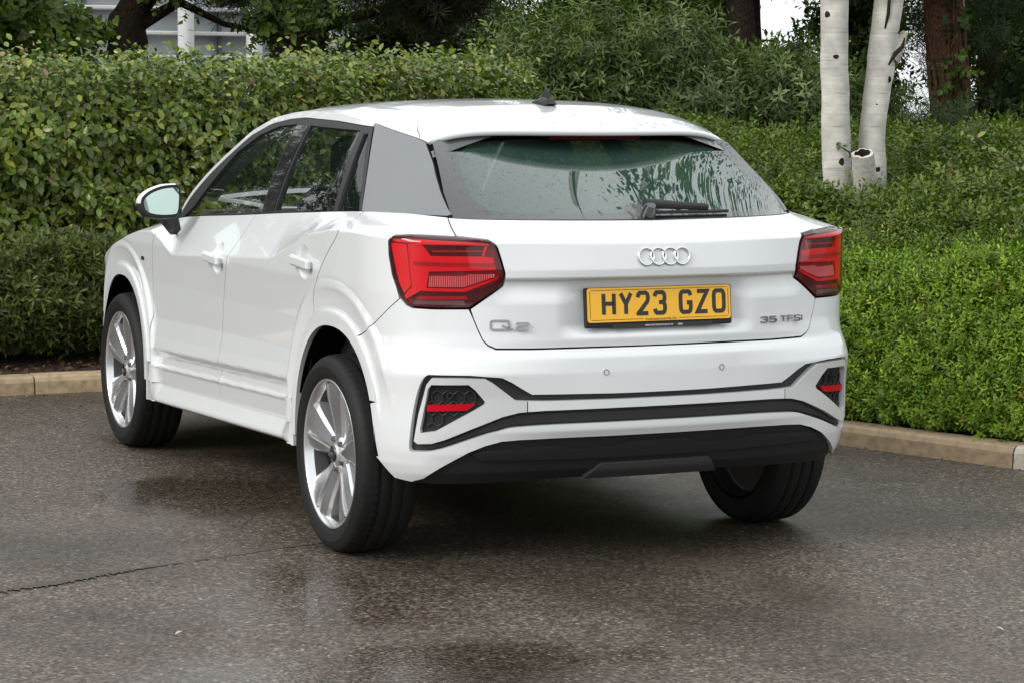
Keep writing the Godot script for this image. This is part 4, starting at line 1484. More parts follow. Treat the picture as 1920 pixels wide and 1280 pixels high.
# door mirror: an outline seen from behind, swept forward into a rounded shell
const MIRROR := [Vector2(-.088,.002),Vector2(-.082,-.030),Vector2(-.060,-.052),Vector2(-.010,-.062),Vector2(.045,-.060),Vector2(.064,-.050),Vector2(.072,-.020),Vector2(.074,.030),Vector2(.070,.056),Vector2(.055,.066),Vector2(.0,.062),Vector2(-.050,.044),Vector2(-.080,.020)]
func door_mirror(s: float) -> void:
	var root := thing_part("door_mirror", car)
	root.position = Vector3(.925 * s, 1.092, -1.79)
	var flipx := -s
	var shell_w := start()
	var shell_b := start()
	var out := soft(MIRROR + [MIRROR[0]], 4)
	var rows := []
	for k in 8:
		var t := k / 7.0
		var sc := sqrt(maxf(0.0, 1.0 - t * t)) 
		var ring := []
		var fat := 1.0 + .16 * sin(PI * minf(t * 1.5, 1.0))
		for p in out: ring.append(Vector3(p.x * flipx * lerpf(.25, 1.0, sc) * fat, (p.y - .004) * lerpf(.15, 1.0, sc) * fat, -.11 * t))
		rows.append(ring)
	for k in 7:
		for i in out.size() - 1:
			var a: Vector3 = rows[k][i]
			var b: Vector3 = rows[k][i + 1]
			var c: Vector3 = rows[k + 1][i + 1]
			var d: Vector3 = rows[k + 1][i]
			var dest := shell_w if (a.y + b.y) * .5 > -.012 and not (out[i].x > .058) else shell_b
			var n := (b - a).cross(d - a)
			var m := (a + c) * .5 - Vector3(0, 0, -.03)
			if n.dot(m) < 0.0: n = -n
			flat(dest, a, b, c, n)
			flat(dest, a, c, d, n)
	shell_w.index(); shell_b.index()
	put("cap", shell_w.commit(), M.paint, root)
	put("lower_shell", shell_b.commit(), M.black_trim, root)
	var pl := PackedVector2Array()
	for p in out.slice(0, out.size() - 1): pl.append(Vector2(p.x * flipx, p.y - .002))
	if Geometry2D.is_polygon_clockwise(pl): pl.reverse()
	var inner := Geometry2D.offset_polygon(pl, -.011)[0]
	var fr := start()
	extrude(fr, pl, .004, Transform3D(Basis.IDENTITY, Vector3(0, 0, -.002)))
	put("mirror_frame", fr.commit(), M.black_trim, root)
	var gs := start()
	extrude(gs, inner, .002, Transform3D(Basis(Vector3(0, 1, 0), .10 * s), Vector3(0, 0, .0105)))
	put("mirror_glass", gs.commit(), M.mirror, root)
	# foot on the door shoulder
	var ft := start()
	pass
	var foot := [[Vector3(-.01 * s, -.055, -.03), .034, .022], [Vector3(-.05 * s, -.085, -.06), .028, .024], [Vector3(-.085 * s, -.130, -.105), .014, .030]]
	var rr := []
	for f in foot:
		var ring := []
		for e in 4:
			var an := TAU * (e + .5) / 4.0
			ring.append(f[0] + Vector3(cos(an) * f[1] * 1.4, sin(an) * .014 * 1.2, sin(an) * f[2] * 1.4))
		rr.append(ring)
	for i in 2:
		for e in 4:
			var a: Vector3 = rr[i][e]
			var b: Vector3 = rr[i][(e + 1) % 4]
			var c: Vector3 = rr[i + 1][(e + 1) % 4]
			var d: Vector3 = rr[i + 1][e]
			var n := (b - a).cross(d - a)
			if n.dot((a + c) * .5 - (foot[i][0] + foot[i + 1][0]) * .5) < 0.0: n = -n
			flat(ft, a, b, c, n)
			flat(ft, a, c, d, n)
	put("mirror_foot", ft.commit(), M.black_trim, root)
# ---------------------------------------------------------------- ground, kerb, beds
const KERB := [Vector2(-9.0,-3.6),Vector2(-5.0,-4.25),Vector2(-3.0,-4.44),Vector2(-1.8,-4.50),Vector2(-.98,-4.52),Vector2(-.46,-4.52),Vector2(.15,-4.47),Vector2(.75,-4.24),Vector2(1.25,-3.72),Vector2(1.60,-3.0),Vector2(1.84,-2.2),Vector2(2.05,-1.48),Vector2(2.35,-.65),Vector2(2.75,.30),Vector2(3.4,1.6),Vector2(4.6,3.6),Vector2(6.5,6.0)]
var kerb_pts := PackedVector2Array()
var kerb_len := PackedFloat32Array()

func kerb_at(s: float) -> Array:
	var i := 0
	while i < kerb_len.size() - 2 and kerb_len[i + 1] < s: i += 1
	var t := (s - kerb_len[i]) / (kerb_len[i + 1] - kerb_len[i])
	var d := (kerb_pts[i + 1] - kerb_pts[i]).normalized()
	return [kerb_pts[i].lerp(kerb_pts[i + 1], t), Vector2(d.y, -d.x)]     # point, outward normal (towards the beds)

func kerb_dist(p: Vector2) -> float:      # signed: positive behind the kerb
	var best := INF
	var sg := 1.0
	for i in kerb_pts.size() - 1:
		var c := Geometry2D.get_closest_point_to_segment(p, kerb_pts[i], kerb_pts[i + 1])
		var d := p.distance_to(c)
		if d < best:
			best = d
			var t := kerb_pts[i + 1] - kerb_pts[i]
			sg = 1.0 if Vector2(t.y, -t.x).dot(p - c) > 0.0 else -1.0
	return best * sg

func bed_height(x: float, z: float, d: float) -> float:
	var right := smoothstep(1.0, 2.4, x + .25 * (z + 4.0))
	return .076 + .02 * minf(maxf(d, 0.0), 1.0) + right * .42 * smoothstep(.3, 3.0, d)

func build_ground() -> void:
	var g := ground_material()
	# tarmac: one sheet to the horizon
	var pm := PlaneMesh.new()
	pm.size = Vector2(240, 240)
	var o := put("tarmac", pm, g, self)
	o.set_meta("kind", "structure")
	var q := []
	for i in KERB.size() - 1:
		for k in 8: q.append((KERB[i] as Vector2).cubic_interpolate(KERB[i + 1], KERB[maxi(i - 1, 0)], KERB[mini(i + 2, KERB.size() - 1)], k / 8.0))
	q.append(KERB[KERB.size() - 1])
	kerb_pts = PackedVector2Array(q)
	kerb_len.append(0.0)
	for i in range(1, kerb_pts.size()): kerb_len.append(kerb_len[i - 1] + kerb_pts[i].distance_to(kerb_pts[i - 1]))
	# kerb stones: joints fall at x = -0.80 and at z = -0.64
	var sl := 0.0
	var sr := 0.0
	for i in kerb_pts.size():
		if kerb_pts[i].x < -.80: sl = kerb_len[i] + (-.80 - kerb_pts[i].x)
		if kerb_pts[i].x > 1.5 and kerb_pts[i].y < -.64: sr = kerb_len[i] + (-.64 - kerb_pts[i].y) * 1.05
	var n := int(round((sr - sl) / .915))
	var len_ := (sr - sl) / n
	var kerb := Node3D.new()
	kerb.name = "kerb"
	kerb.set_meta("kind", "structure")
	add_child(kerb)
	var rng := RandomNumberGenerator.new()
	rng.seed = 5
	for k in range(-8, n + 7):
		var s0 := sl + k * len_
		if s0 < 0.05 or s0 + len_ > kerb_len[kerb_len.size() - 1]: continue
		var st := start()
		var prof := [V(-.0,-.05),V(.006,.062),V(.016,.082),V(.030,.091),V(.130,.094),V(.140,.088),V(.142,-.05)]
		var rows := []
		var tilt := rng.randf_range(-.002, .002)
		for i in 7:
			var a := kerb_at(s0 + .004 + (len_ - .008) * i / 6.0)
			var row := []
			for p in prof: row.append(Vector3(a[0].x + a[1].x * (p.x + tilt), p.y + tilt, a[0].y + a[1].y * (p.x + tilt)))
			rows.append(row)
		for i in 6:
			for e in prof.size() - 1:
				var nn: Vector3 = (rows[i + 1][e] - rows[i][e]).cross(rows[i][e + 1] - rows[i][e])
				var w := kerb_at(s0 + .5 * len_)
				var mid := Vector3(w[0].x + w[1].x * .07, .03, w[0].y + w[1].y * .07)
				if nn.dot((rows[i][e] + rows[i][e + 1]) * .5 - Vector3(mid.x, .03, mid.z)) < 0.0 and e != 0 and e != 5: nn = -nn
				if e == 0 or e == 1 or e == 2:
					if nn.dot(-Vector3(w[1].x, -.4, w[1].y)) < 0.0: nn = -nn
				if e == 5 and nn.dot(Vector3(w[1].x, 0, w[1].y)) < 0.0: nn = -nn
				flat(st, rows[i][e], rows[i + 1][e], rows[i + 1][e + 1], nn)
				flat(st, rows[i][e], rows[i + 1][e + 1], rows[i][e + 1], nn)
		for e in [0, 6]:
			var c: Vector3 = (rows[e][0] + rows[e][4]) * .5
			var nn: Vector3 = rows[e][0] - rows[3][0]
			for i in prof.size() - 1: flat(st, c, rows[e][i], rows[e][i + 1], nn)
		put("kerb_stone", st.commit(), M.kerb_pale if k == n else [M.kerb_a, M.kerb_b, M.kerb_c][posmod(k * 7 + 2, 3)], kerb)
	# planting bed behind the kerb: soil that rises to a bank on the right
	var st := start()
	var rows := []
	for i in 90:
		var a := kerb_at(.2 + (kerb_len[kerb_len.size() - 1] - .4) * i / 89.0)
		var row := []
		for d in [.142, .3, .5, .8, 1.2, 1.7, 2.3, 3.0, 4.0, 6.0, 9.0, 14.0, 22.0, 40.0]:
			var p: Vector2 = a[0] + a[1] * d
			row.append(Vector3(p.x, bed_height(p.x, p.y, d) - (.012 if d < .2 else 0.0), p.y))
		rows.append(row)
	for i in 89:
		for e in 13:
			var nn: Vector3 = (rows[i + 1][e] - rows[i][e]).cross(rows[i][e + 1] - rows[i][e])
			if nn.y < 0.0: nn = -nn
			flat(st, rows[i][e], rows[i + 1][e], rows[i + 1][e + 1], nn)
			flat(st, rows[i][e], rows[i + 1][e + 1], rows[i][e + 1], nn)
	var bed := put("planting_bed", st.commit(), M.soil, self)
	bed.set_meta("kind", "structure")
	# old joint in the tarmac, filled with moss at its left end
	var jn := start()
	var line := [[V(-2.6,.42),.045],[V(-2.03,.22),.045],[V(-1.85,.165),.048],[V(-1.70,.10),.046],[V(-1.55,.045),.026],[V(-1.47,.02),.010],[V(-1.23,-.05),.006],[V(-1.02,-.12),.010],[V(-.92,-.14),.012],[V(-.70,-.20),.010]]
	var L := []
	for i in line.size() - 1:
		for k in 30:
			var t := k / 30.0
			L.append([(line[i][0] as Vector2).lerp(line[i + 1][0], t), lerpf(line[i][1], line[i + 1][1], t)])
	var jag := FastNoiseLite.new()
	jag.seed = 9
	jag.frequency = .12
	for i in L.size() - 1:
		var w0: float = L[i][1] * (.55 + .9 * jag.get_noise_1d(i * 3.0))
		var w1: float = L[i + 1][1] * (.55 + .9 * jag.get_noise_1d((i + 1) * 3.0))
		var a: Vector2 = L[i][0]
		var b: Vector2 = L[i + 1][0]
		flat(jn, Vector3(a.x, .004, a.y - w0), Vector3(b.x, .004, b.y - w1 * .8), Vector3(b.x, .004, b.y + w1), Vector3.UP)
		flat(jn, Vector3(a.x, .004, a.y - w0), Vector3(b.x, .004, b.y + w1), Vector3(a.x, .004, a.y + w0), Vector3.UP)
	var jo := put("tarmac_joint", jn.commit(), M.joint, self)
	jo.set_meta("kind", "structure")

# rain still stands in the hollows of the tarmac: smoother where it does
func wet_map() -> ImageTexture:
	var im := Image.create(512, 512, false, Image.FORMAT_L8)
	var a := FastNoiseLite.new()
	a.seed = 21
	a.frequency = .55
	a.fractal_octaves = 4
	var b := FastNoiseLite.new()
	b.seed = 22
	b.frequency = 3.5
	b.fractal_octaves = 3
	var hollows := [[V(-1.15,.75), V(.40,.75)], [V(-.98,-1.2), V(.40,.60)], [V(-1.3,1.7), V(.9,.45)]]
	for j in 512:
		for i in 512:
			var p := V(i / 512.0 * 8.0 - 4.0, j / 512.0 * 8.0 - 5.0)
			var dry := .56 + .16 * a.get_noise_2d(p.x, p.y) + .09 * b.get_noise_2d(p.x, p.y)
			for h in hollows:
				var d: Vector2 = (p - h[0]) / h[1]
				var e := d.length() + .5 * a.get_noise_2d(p.x * 2.0 + 9.0, p.y * 2.0)
				dry = lerpf(.18 + .05 * b.get_noise_2d(p.x, p.y), dry, smoothstep(.45, 1.15, e))
			im.set_pixel(i, j, Color(dry, dry, dry))
	return ImageTexture.create_from_image(im)

func ground_material() -> StandardMaterial3D:
	var m := StandardMaterial3D.new()
	var n := FastNoiseLite.new()
	n.seed = 11
	n.noise_type = FastNoiseLite.TYPE_CELLULAR
	n.cellular_return_type = FastNoiseLite.RETURN_CELL_VALUE
	n.frequency = .44
	n.fractal_type = FastNoiseLite.FRACTAL_NONE
	var t := NoiseTexture2D.new()
	t.width = 2048
	t.height = 2048
	t.seamless = true
	t.seamless_blend_skirt = .05
	t.noise = n
	t.normalize = true
	t.color_ramp = ramp([[0.0, lin(.028,.022,.017)],[.25, lin(.054,.041,.030)],[.55, lin(.092,.072,.054)],[.80, lin(.134,.108,.084)],[.94, lin(.182,.155,.125)],[.985, lin(.23,.20,.168)],[1.0, lin(.42,.385,.335)]])
	m.albedo_texture = t
	# broad, faint patches of older and newer tarmac
	m.detail_enabled = true
	m.detail_blend_mode = BaseMaterial3D.BLEND_MODE_MUL
	m.detail_uv_layer = BaseMaterial3D.DETAIL_UV_2
	m.detail_albedo = noise_tex(4, .012, 512, ramp([[.0, Color(.66,.63,.60)],[.42, Color(.86,.84,.82)],[.6, Color(.97,.96,.95)],[1.0, Color(1,1,1)]]), 5)
	var nn := FastNoiseLite.new()
	nn.seed = 12
	nn.noise_type = FastNoiseLite.TYPE_CELLULAR
	nn.frequency = .40
	nn.fractal_octaves = 2
	var h := NoiseTexture2D.new()
	h.width = 2048
	h.height = 2048
	h.seamless = true
	h.seamless_blend_skirt = .05
	h.noise = nn
	m.heightmap_enabled = true
	m.heightmap_texture = h
	m.heightmap_scale = .15
	m.roughness = 1.0
	m.roughness_texture = wet_map()
	m.metallic_specular = .5
	m.uv1_triplanar = true
	m.uv1_world_triplanar = true
	m.uv1_scale = Vector3.ONE / 8.0
	m.uv1_offset = Vector3(.5, .5, .625)
	m.uv2_triplanar = true
	m.uv2_world_triplanar = true
	m.uv2_scale = Vector3.ONE / 9.0
	return m

func build_ground_materials() -> void:
	var k := 0
	for nm in ["kerb_a", "kerb_b", "kerb_c", "kerb_pale"]:
		var c := [[.38,.285,.175], [.355,.265,.165], [.40,.30,.185], [.54,.48,.40]][k] as Array
		var m := mat(Color.WHITE, .75)
		m.albedo_texture = noise_tex(30 + k, .02, 512, ramp([[0.0, lin(c[0] * .55, c[1] * .53, c[2] * .5)],[.35, lin(c[0] * .85, c[1] * .84, c[2] * .82)],[.6, lin(c[0], c[1], c[2])],[1.0, lin(c[0] * 1.2, c[1] * 1.2, c[2] * 1.2)]]), 6)
		m.uv1_triplanar = true
		m.uv1_world_triplanar = true
		m.uv1_scale = Vector3.ONE * 1.6
		m.heightmap_enabled = true
		m.heightmap_texture = noise_tex(40 + k, .25, 512, null, 3)
		m.heightmap_scale = .25
		M[nm] = m
		k += 1
	var s := mat(Color.WHITE, .95)
	s.albedo_texture = noise_tex(50, .08, 512, ramp([[0.0, lin(.012,.008,.005)],[.5, lin(.035,.022,.013)],[.8, lin(.075,.042,.022)],[1.0, lin(.12,.08,.05)]]), 5)
	s.uv1_triplanar = true
	s.uv1_world_triplanar = true
	s.uv1_scale = Vector3.ONE * 1.2
	M.soil = s
	var j := mat(Color.WHITE, .75)
	j.albedo_texture = noise_tex(51, .10, 512, ramp([[0.0, lin(.032,.030,.019)],[.5, lin(.064,.056,.039)],[1.0, lin(.115,.097,.074)]]), 4)
	j.uv1_triplanar = true
	j.uv1_world_triplanar = true
	j.uv1_scale = Vector3.ONE * 1.5
	M.joint = j
# ---------------------------------------------------------------- planting
func leaf_material(rough := .38, back := .5) -> StandardMaterial3D:
	var m := StandardMaterial3D.new()
	m.vertex_color_use_as_albedo = true
	m.roughness = rough
	m.metallic_specular = .38
	m.cull_mode = BaseMaterial3D.CULL_DISABLED
	m.backlight_enabled = true
	m.backlight = Color(.62 * back, .80 * back, .16 * back).linear_to_srgb()
	return m

# one leaf lying along +z from the origin, up = +y, folded along its rib
func add_leaf(st: SurfaceTool, tr: Transform3D, l: float, w: float, fold := .18, droop := .12, pts := 3) -> void:
	var rib := []
	var left := []
	var right := []
	for i in pts + 2:
		var t := float(i) / (pts + 1)
		var ww := w * .5 * pow(sin(PI * clampf(t * .94 + .03, 0.0, 1.0)), .8) if i > 0 and i < pts + 1 else 0.0
		var y := -droop * l * t * t
		rib.append(tr * Vector3(0, y, l * t))
		left.append(tr * Vector3(-ww, y + fold * ww, l * t))
		right.append(tr * Vector3(ww, y + fold * ww, l * t))
	var up := tr.basis.y
	for i in pts + 1:
		for sd in [left, right]:
			for t in [[rib[i], rib[i + 1], sd[i + 1]], [rib[i], sd[i + 1], sd[i]]]:
				var n: Vector3 = (t[1] - t[0]).cross(t[2] - t[0])
				if n.length() < 1e-9: continue
				if n.dot(up) < 0.0: n = -n
				flat(st, t[0], t[1], t[2], n)

func leaf_mesh(l: float, w: float, fold := .18, droop := .12, pts := 2) -> ArrayMesh:
	var st := start()
	add_leaf(st, Transform3D.IDENTITY, l, w, fold, droop, pts)
	return st.commit()

# an upright shoot with leaves all round
func sprig_mesh(seed_: int, h: float, n: int, l: float, w: float, spread := .9) -> ArrayMesh:
	var rng := RandomNumberGenerator.new()
	rng.seed = seed_
	var st := start()
	for i in n:
		var t := (i + .5) / n
		var an := i * 2.4 + rng.randf_range(-.3, .3)
		var b := Basis(Vector3.UP, an) * Basis(Vector3.RIGHT, lerpf(.15, -1.0, t * t) * spread + rng.randf_range(-.25, .25))
		var p := Vector3(sin(t * 2.0 + seed_) * .06 * h, h * t, cos(t * 1.7 + seed_) * .06 * h)
		add_leaf(st, Transform3D(b, p), l * rng.randf_range(.75, 1.15), w * rng.randf_range(.8, 1.1), .2, .1, 1)
	return st.commit()

func pick_color(rng: RandomNumberGenerator, pal: Array) -> Color:
	# leaves differ in tone from one to the next
	var a: Color = pal[rng.randi() % pal.size()]
	var b: Color = pal[rng.randi() % pal.size()]
	var c := a.lerp(b, rng.randf())
	var v := rng.randf_range(.62, 1.42)
	return Color(c.r * v, c.g * v, c.b * v)

# spots: array of Transform3D, cols: array of Color
func scatter(called: String, mesh: Mesh, m: Material, spots: Array, cols: Array, parent: Node) -> void:
	var mm := MultiMesh.new()
	mm.transform_format = MultiMesh.TRANSFORM_3D
	mm.use_colors = true
	mm.mesh = mesh
	mm.instance_count = spots.size()
	for i in spots.size():
		mm.set_instance_transform(i, spots[i])
		mm.set_instance_color(i, cols[i])
	var o := MultiMeshInstance3D.new()
	o.name = called
	o.multimesh = mm
	o.material_override = m
	o.set_meta("kind", "stuff")
	parent.add_child(o, true)

# the nearest of the leaves, each a part of its own, in a few shades
func single_leaves(mesh: Mesh, base_m: StandardMaterial3D, spots: Array, cols: Array, count: int, parent: Node, pal: Array, called := "leaf") -> void:
	var cam := Vector3(-3.6224, 1.5237, 7.4686)
	var fwd := Vector3(.413, -.102, -.905)
	var order := []
	for i in spots.size():
		var p: Vector3 = spots[i].origin
		var v := (p - cam)
		var side := v.normalized().cross(fwd).length()
		order.append([v.length() + (100.0 if side > .22 else 0.0), i])
	order.sort_custom(func(a, b): return a[0] < b[0])
	var mats := []
	for c in pal:
		var m: StandardMaterial3D = base_m.duplicate()
		m.vertex_color_use_as_albedo = false
		m.albedo_color = (c as Color).linear_to_srgb()
		mats.append(m)
	var gone := {}
	for k in mini(count, order.size()):
		var i: int = order[k][1]
		gone[i] = true
		var o := MeshInstance3D.new()
		o.name = called
		o.mesh = mesh
		o.material_override = mats[i % mats.size()]
		o.transform = spots[i]
		parent.add_child(o, true)
	var sp := []
	var co := []
	for i in spots.size():
		if not gone.has(i):
			sp.append(spots[i])
			co.append(cols[i])
	spots.assign(sp)
	cols.assign(co)

func aim(rng: RandomNumberGenerator, out: Vector3, wild: float) -> Basis:
	# leaf: its face (+y) turns towards `out`, its tip droops, with scatter
	var y := (out + Vector3(rng.randfn(), rng.randfn(), rng.randfn()) * wild).normalized()
	var z := Vector3(rng.randfn(), rng.randfn() - .6, rng.randfn())
	z = (z - y * z.dot(y)).normalized()
	return Basis(y.cross(z).normalized(), y, z)

var lump := FastNoiseLite.new()

func path_at(path: Array, t: float) -> Array:     # path of Vector2 (x, z); returns point and normal towards the camera side
	var f := t * (path.size() - 1)
	var i := clampi(int(f), 0, path.size() - 2)
	var a: Vector2 = path[i]
	var b: Vector2 = path[i + 1]
	var d := (b - a).normalized()
	return [a.lerp(b, f - i), Vector2(-d.y, d.x)]

func c3(r: float, g: float, b: float) -> Color: return Color(r, g, b)

func build_planting() -> void:
	lump.seed = 3
	lump.frequency = 1.1
	lump.fractal_octaves = 3
	tall_hedge()
	low_shrub()
	ground_cover()
	birches()
	birch_ivy()
	twig()

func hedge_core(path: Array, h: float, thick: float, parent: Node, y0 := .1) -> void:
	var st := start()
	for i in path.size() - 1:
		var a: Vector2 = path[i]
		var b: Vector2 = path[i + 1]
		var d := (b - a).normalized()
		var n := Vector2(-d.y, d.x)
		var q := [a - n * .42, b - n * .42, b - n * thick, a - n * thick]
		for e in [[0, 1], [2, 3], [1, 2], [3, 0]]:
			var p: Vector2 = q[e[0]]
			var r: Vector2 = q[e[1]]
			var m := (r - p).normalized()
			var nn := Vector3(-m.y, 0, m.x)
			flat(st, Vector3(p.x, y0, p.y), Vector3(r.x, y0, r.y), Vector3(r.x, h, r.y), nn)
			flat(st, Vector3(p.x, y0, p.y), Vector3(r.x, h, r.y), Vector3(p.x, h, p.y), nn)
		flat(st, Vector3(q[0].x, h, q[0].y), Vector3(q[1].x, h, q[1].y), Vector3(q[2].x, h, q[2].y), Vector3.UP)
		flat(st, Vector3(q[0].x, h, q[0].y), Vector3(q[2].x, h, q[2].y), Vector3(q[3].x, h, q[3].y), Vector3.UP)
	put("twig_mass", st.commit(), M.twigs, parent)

func tall_hedge() -> void:
	var root := thing("tall_hedge", "tall clipped broad-leaved hedge behind the car, left of the birches", "hedge", Vector3.ZERO)
	var path := [V(-3.2,-5.2),V(-1.2,-5.45),V(.4,-5.65),V(1.8,-6.1),V(2.9,-6.9),V(3.7,-8.0)]
	hedge_core(path, 1.50, 1.3, root)
	var rng := RandomNumberGenerator.new()
	rng.seed = 101
	var lm := leaf_mesh(.058, .033, .22, .16, 2)
	var m := leaf_material(.28)
	m.metallic_specular = .5
	var pal := [c3(.092,.148,.018), c3(.132,.190,.022), c3(.18,.235,.03), c3(.058,.098,.014), c3(.105,.15,.034), c3(.235,.255,.04)]
	var red := [c3(.20,.14,.04), c3(.24,.14,.07), c3(.20,.17,.05)]
	var spots := []
	var cols := []
	for k in 74000:
		var t := rng.randf()
		var a := path_at(path, t)
		var p: Vector2 = a[0]
		var n: Vector2 = a[1]
		var y := rng.randf_range(.12, 1.0)
		var topf := rng.randf() < .27
		var hy := 1.66 + .05 * lump.get_noise_2d(p.x * 2.0, p.y * 2.0) + .05 * t
		var depth := absf(rng.randfn()) * .12
		var pos: Vector3
		var out: Vector3
		if topf:
			var back := rng.randf_range(0.0, .9)
			var yy := hy - depth + .03 + .10 * lump.get_noise_3d(p.x * 3.0, back * 3.0, 7.0) + pow(rng.randf(), 10.0) * .14
			pos = Vector3(p.x - n.x * back, yy - .10 * (1.0 - smoothstep(0.0, .15, back)), p.y - n.y * back)
			out = Vector3(n.x * .3, 1.0, n.y * .3)
		else:
			y = .12 + (hy - .15) * rng.randf()
			var bulge := .16 * lump.get_noise_3d(p.x * 1.3, y * 1.8, p.y * 1.3) + .09 * lump.get_noise_3d(p.x * 5.0, y * 5.0, p.y * 5.0) - .20 * smoothstep(1.3, 1.75, y)
			pos = Vector3(p.x + n.x * (bulge - depth), y, p.y + n.y * (bulge - depth))
			out = Vector3(n.x, .55, n.y)
		var sc := rng.randf_range(.45, 1.3) * (.8 if topf or pos.y > 1.45 else 1.0)
		spots.append(Transform3D(aim(rng, out, .55).scaled_local(Vector3.ONE * sc), pos))
		var warm := lump.get_noise_3d(pos.x * .8 + 9.0, pos.y, pos.z * .8)
		if rng.randf() < .015 + .16 * smoothstep(.15, .5, warm) * smoothstep(1.1, 1.6, pos.y): cols.append(pick_color(rng, red))
		else: cols.append(pick_color(rng, pal))
	single_leaves(lm, m, spots, cols, 300, root, pal)
	scatter("foliage", lm, m, spots, cols, root)

func low_shrub() -> void:
	var root := thing("low_shrub", "low dark green narrow-leaved shrub between the kerb and the tall hedge", "shrub")
	var path := [V(-3.4,-4.70),V(-1.6,-4.84),V(-.4,-4.88),V(.6,-4.80)]
	hedge_core(path, .60, .55, root, .20)
	var rng := RandomNumberGenerator.new()
	rng.seed = 202
	var m := leaf_material(.4)
	var sm := sprig_mesh(7, .13, 13, .050, .015, 1.0)
	var lm := leaf_mesh(.052, .017, .2, .12, 1)
	var pal := [c3(.065,.090,.018), c3(.085,.115,.024), c3(.050,.068,.014), c3(.12,.14,.03), c3(.08,.095,.026)]
	var spots := []
	var cols := []
	var sp := []
	var cp := []
	for k in 5200:
		var a := path_at(path, rng.randf())
		var p: Vector2 = a[0]
		var n: Vector2 = a[1]
		var front := rng.randf() < .62
		var hy := .70 + .07 * lump.get_noise_2d(p.x * 2.5, 4.0)
		var depth := absf(rng.randfn()) * .07
		var pos: Vector3
		var out: Vector3
		if front:
			var y := rng.randf_range(.20, hy)
			var bulge := .10 * lump.get_noise_3d(p.x * 2.5, y * 3.0, 2.0) - .14 * smoothstep(.45, .75, y) - .16 * (1.0 - smoothstep(.15, .38, y))
			pos = Vector3(p.x + n.x * (bulge - depth), y, p.y + n.y * (bulge - depth))
			out = Vector3(n.x * 1.0, .7, n.y * 1.0)
		else:
			var back := rng.randf_range(.05, .6)
			pos = Vector3(p.x - n.x * back, hy - depth - .03 + .10 * lump.get_noise_3d(p.x * 3.0, back * 3.0, 1.0), p.y - n.y * back)
			out = Vector3(n.x * .3, 1.0, n.y * .3)
		var y2 := (out.normalized() + Vector3(rng.randfn(), rng.randfn(), rng.randfn()) * .35).normalized()
		var x2 := y2.cross(Vector3(rng.randfn(), rng.randfn(), rng.randfn())).normalized()
		sp.append(Transform3D(Basis(x2, y2, x2.cross(y2)).scaled_local(Vector3.ONE * rng.randf_range(.7, 1.2)), pos - y2 * .07))
		cp.append(pick_color(rng, pal))
		if k < 2500:
			spots.append(Transform3D(aim(rng, out, .7), pos + y2 * .03))
			cols.append(pick_color(rng, pal))
	single_leaves(lm, m, spots, cols, 300, root, pal)
	scatter("loose_foliage", lm, m, spots, cols, root)
	scatter("foliage", sm, m, sp, cp, root)

func cover_height(x: float, z: float, d: float) -> float:
	# top of the evergreen cover on the bank, from the kerb inwards
	var front := .66 * pow(smoothstep(.04, .62, d), .6) + .16 * smoothstep(.4, 1.5, d)
	var back := .34 * smoothstep(1.2, 3.6, d) - .30 * smoothstep(4.5, 8.0, d)
	var mound := .17 * lump.get_noise_2d(x * .75 + 3.0, z * .75) + .10 * lump.get_noise_2d(x * 1.9, z * 1.9)
	return .06 + front + back + mound * smoothstep(.15, .8, d) + .07 * lump.get_noise_2d(x * 4.5, z * 4.5) * smoothstep(.08, .3, d)

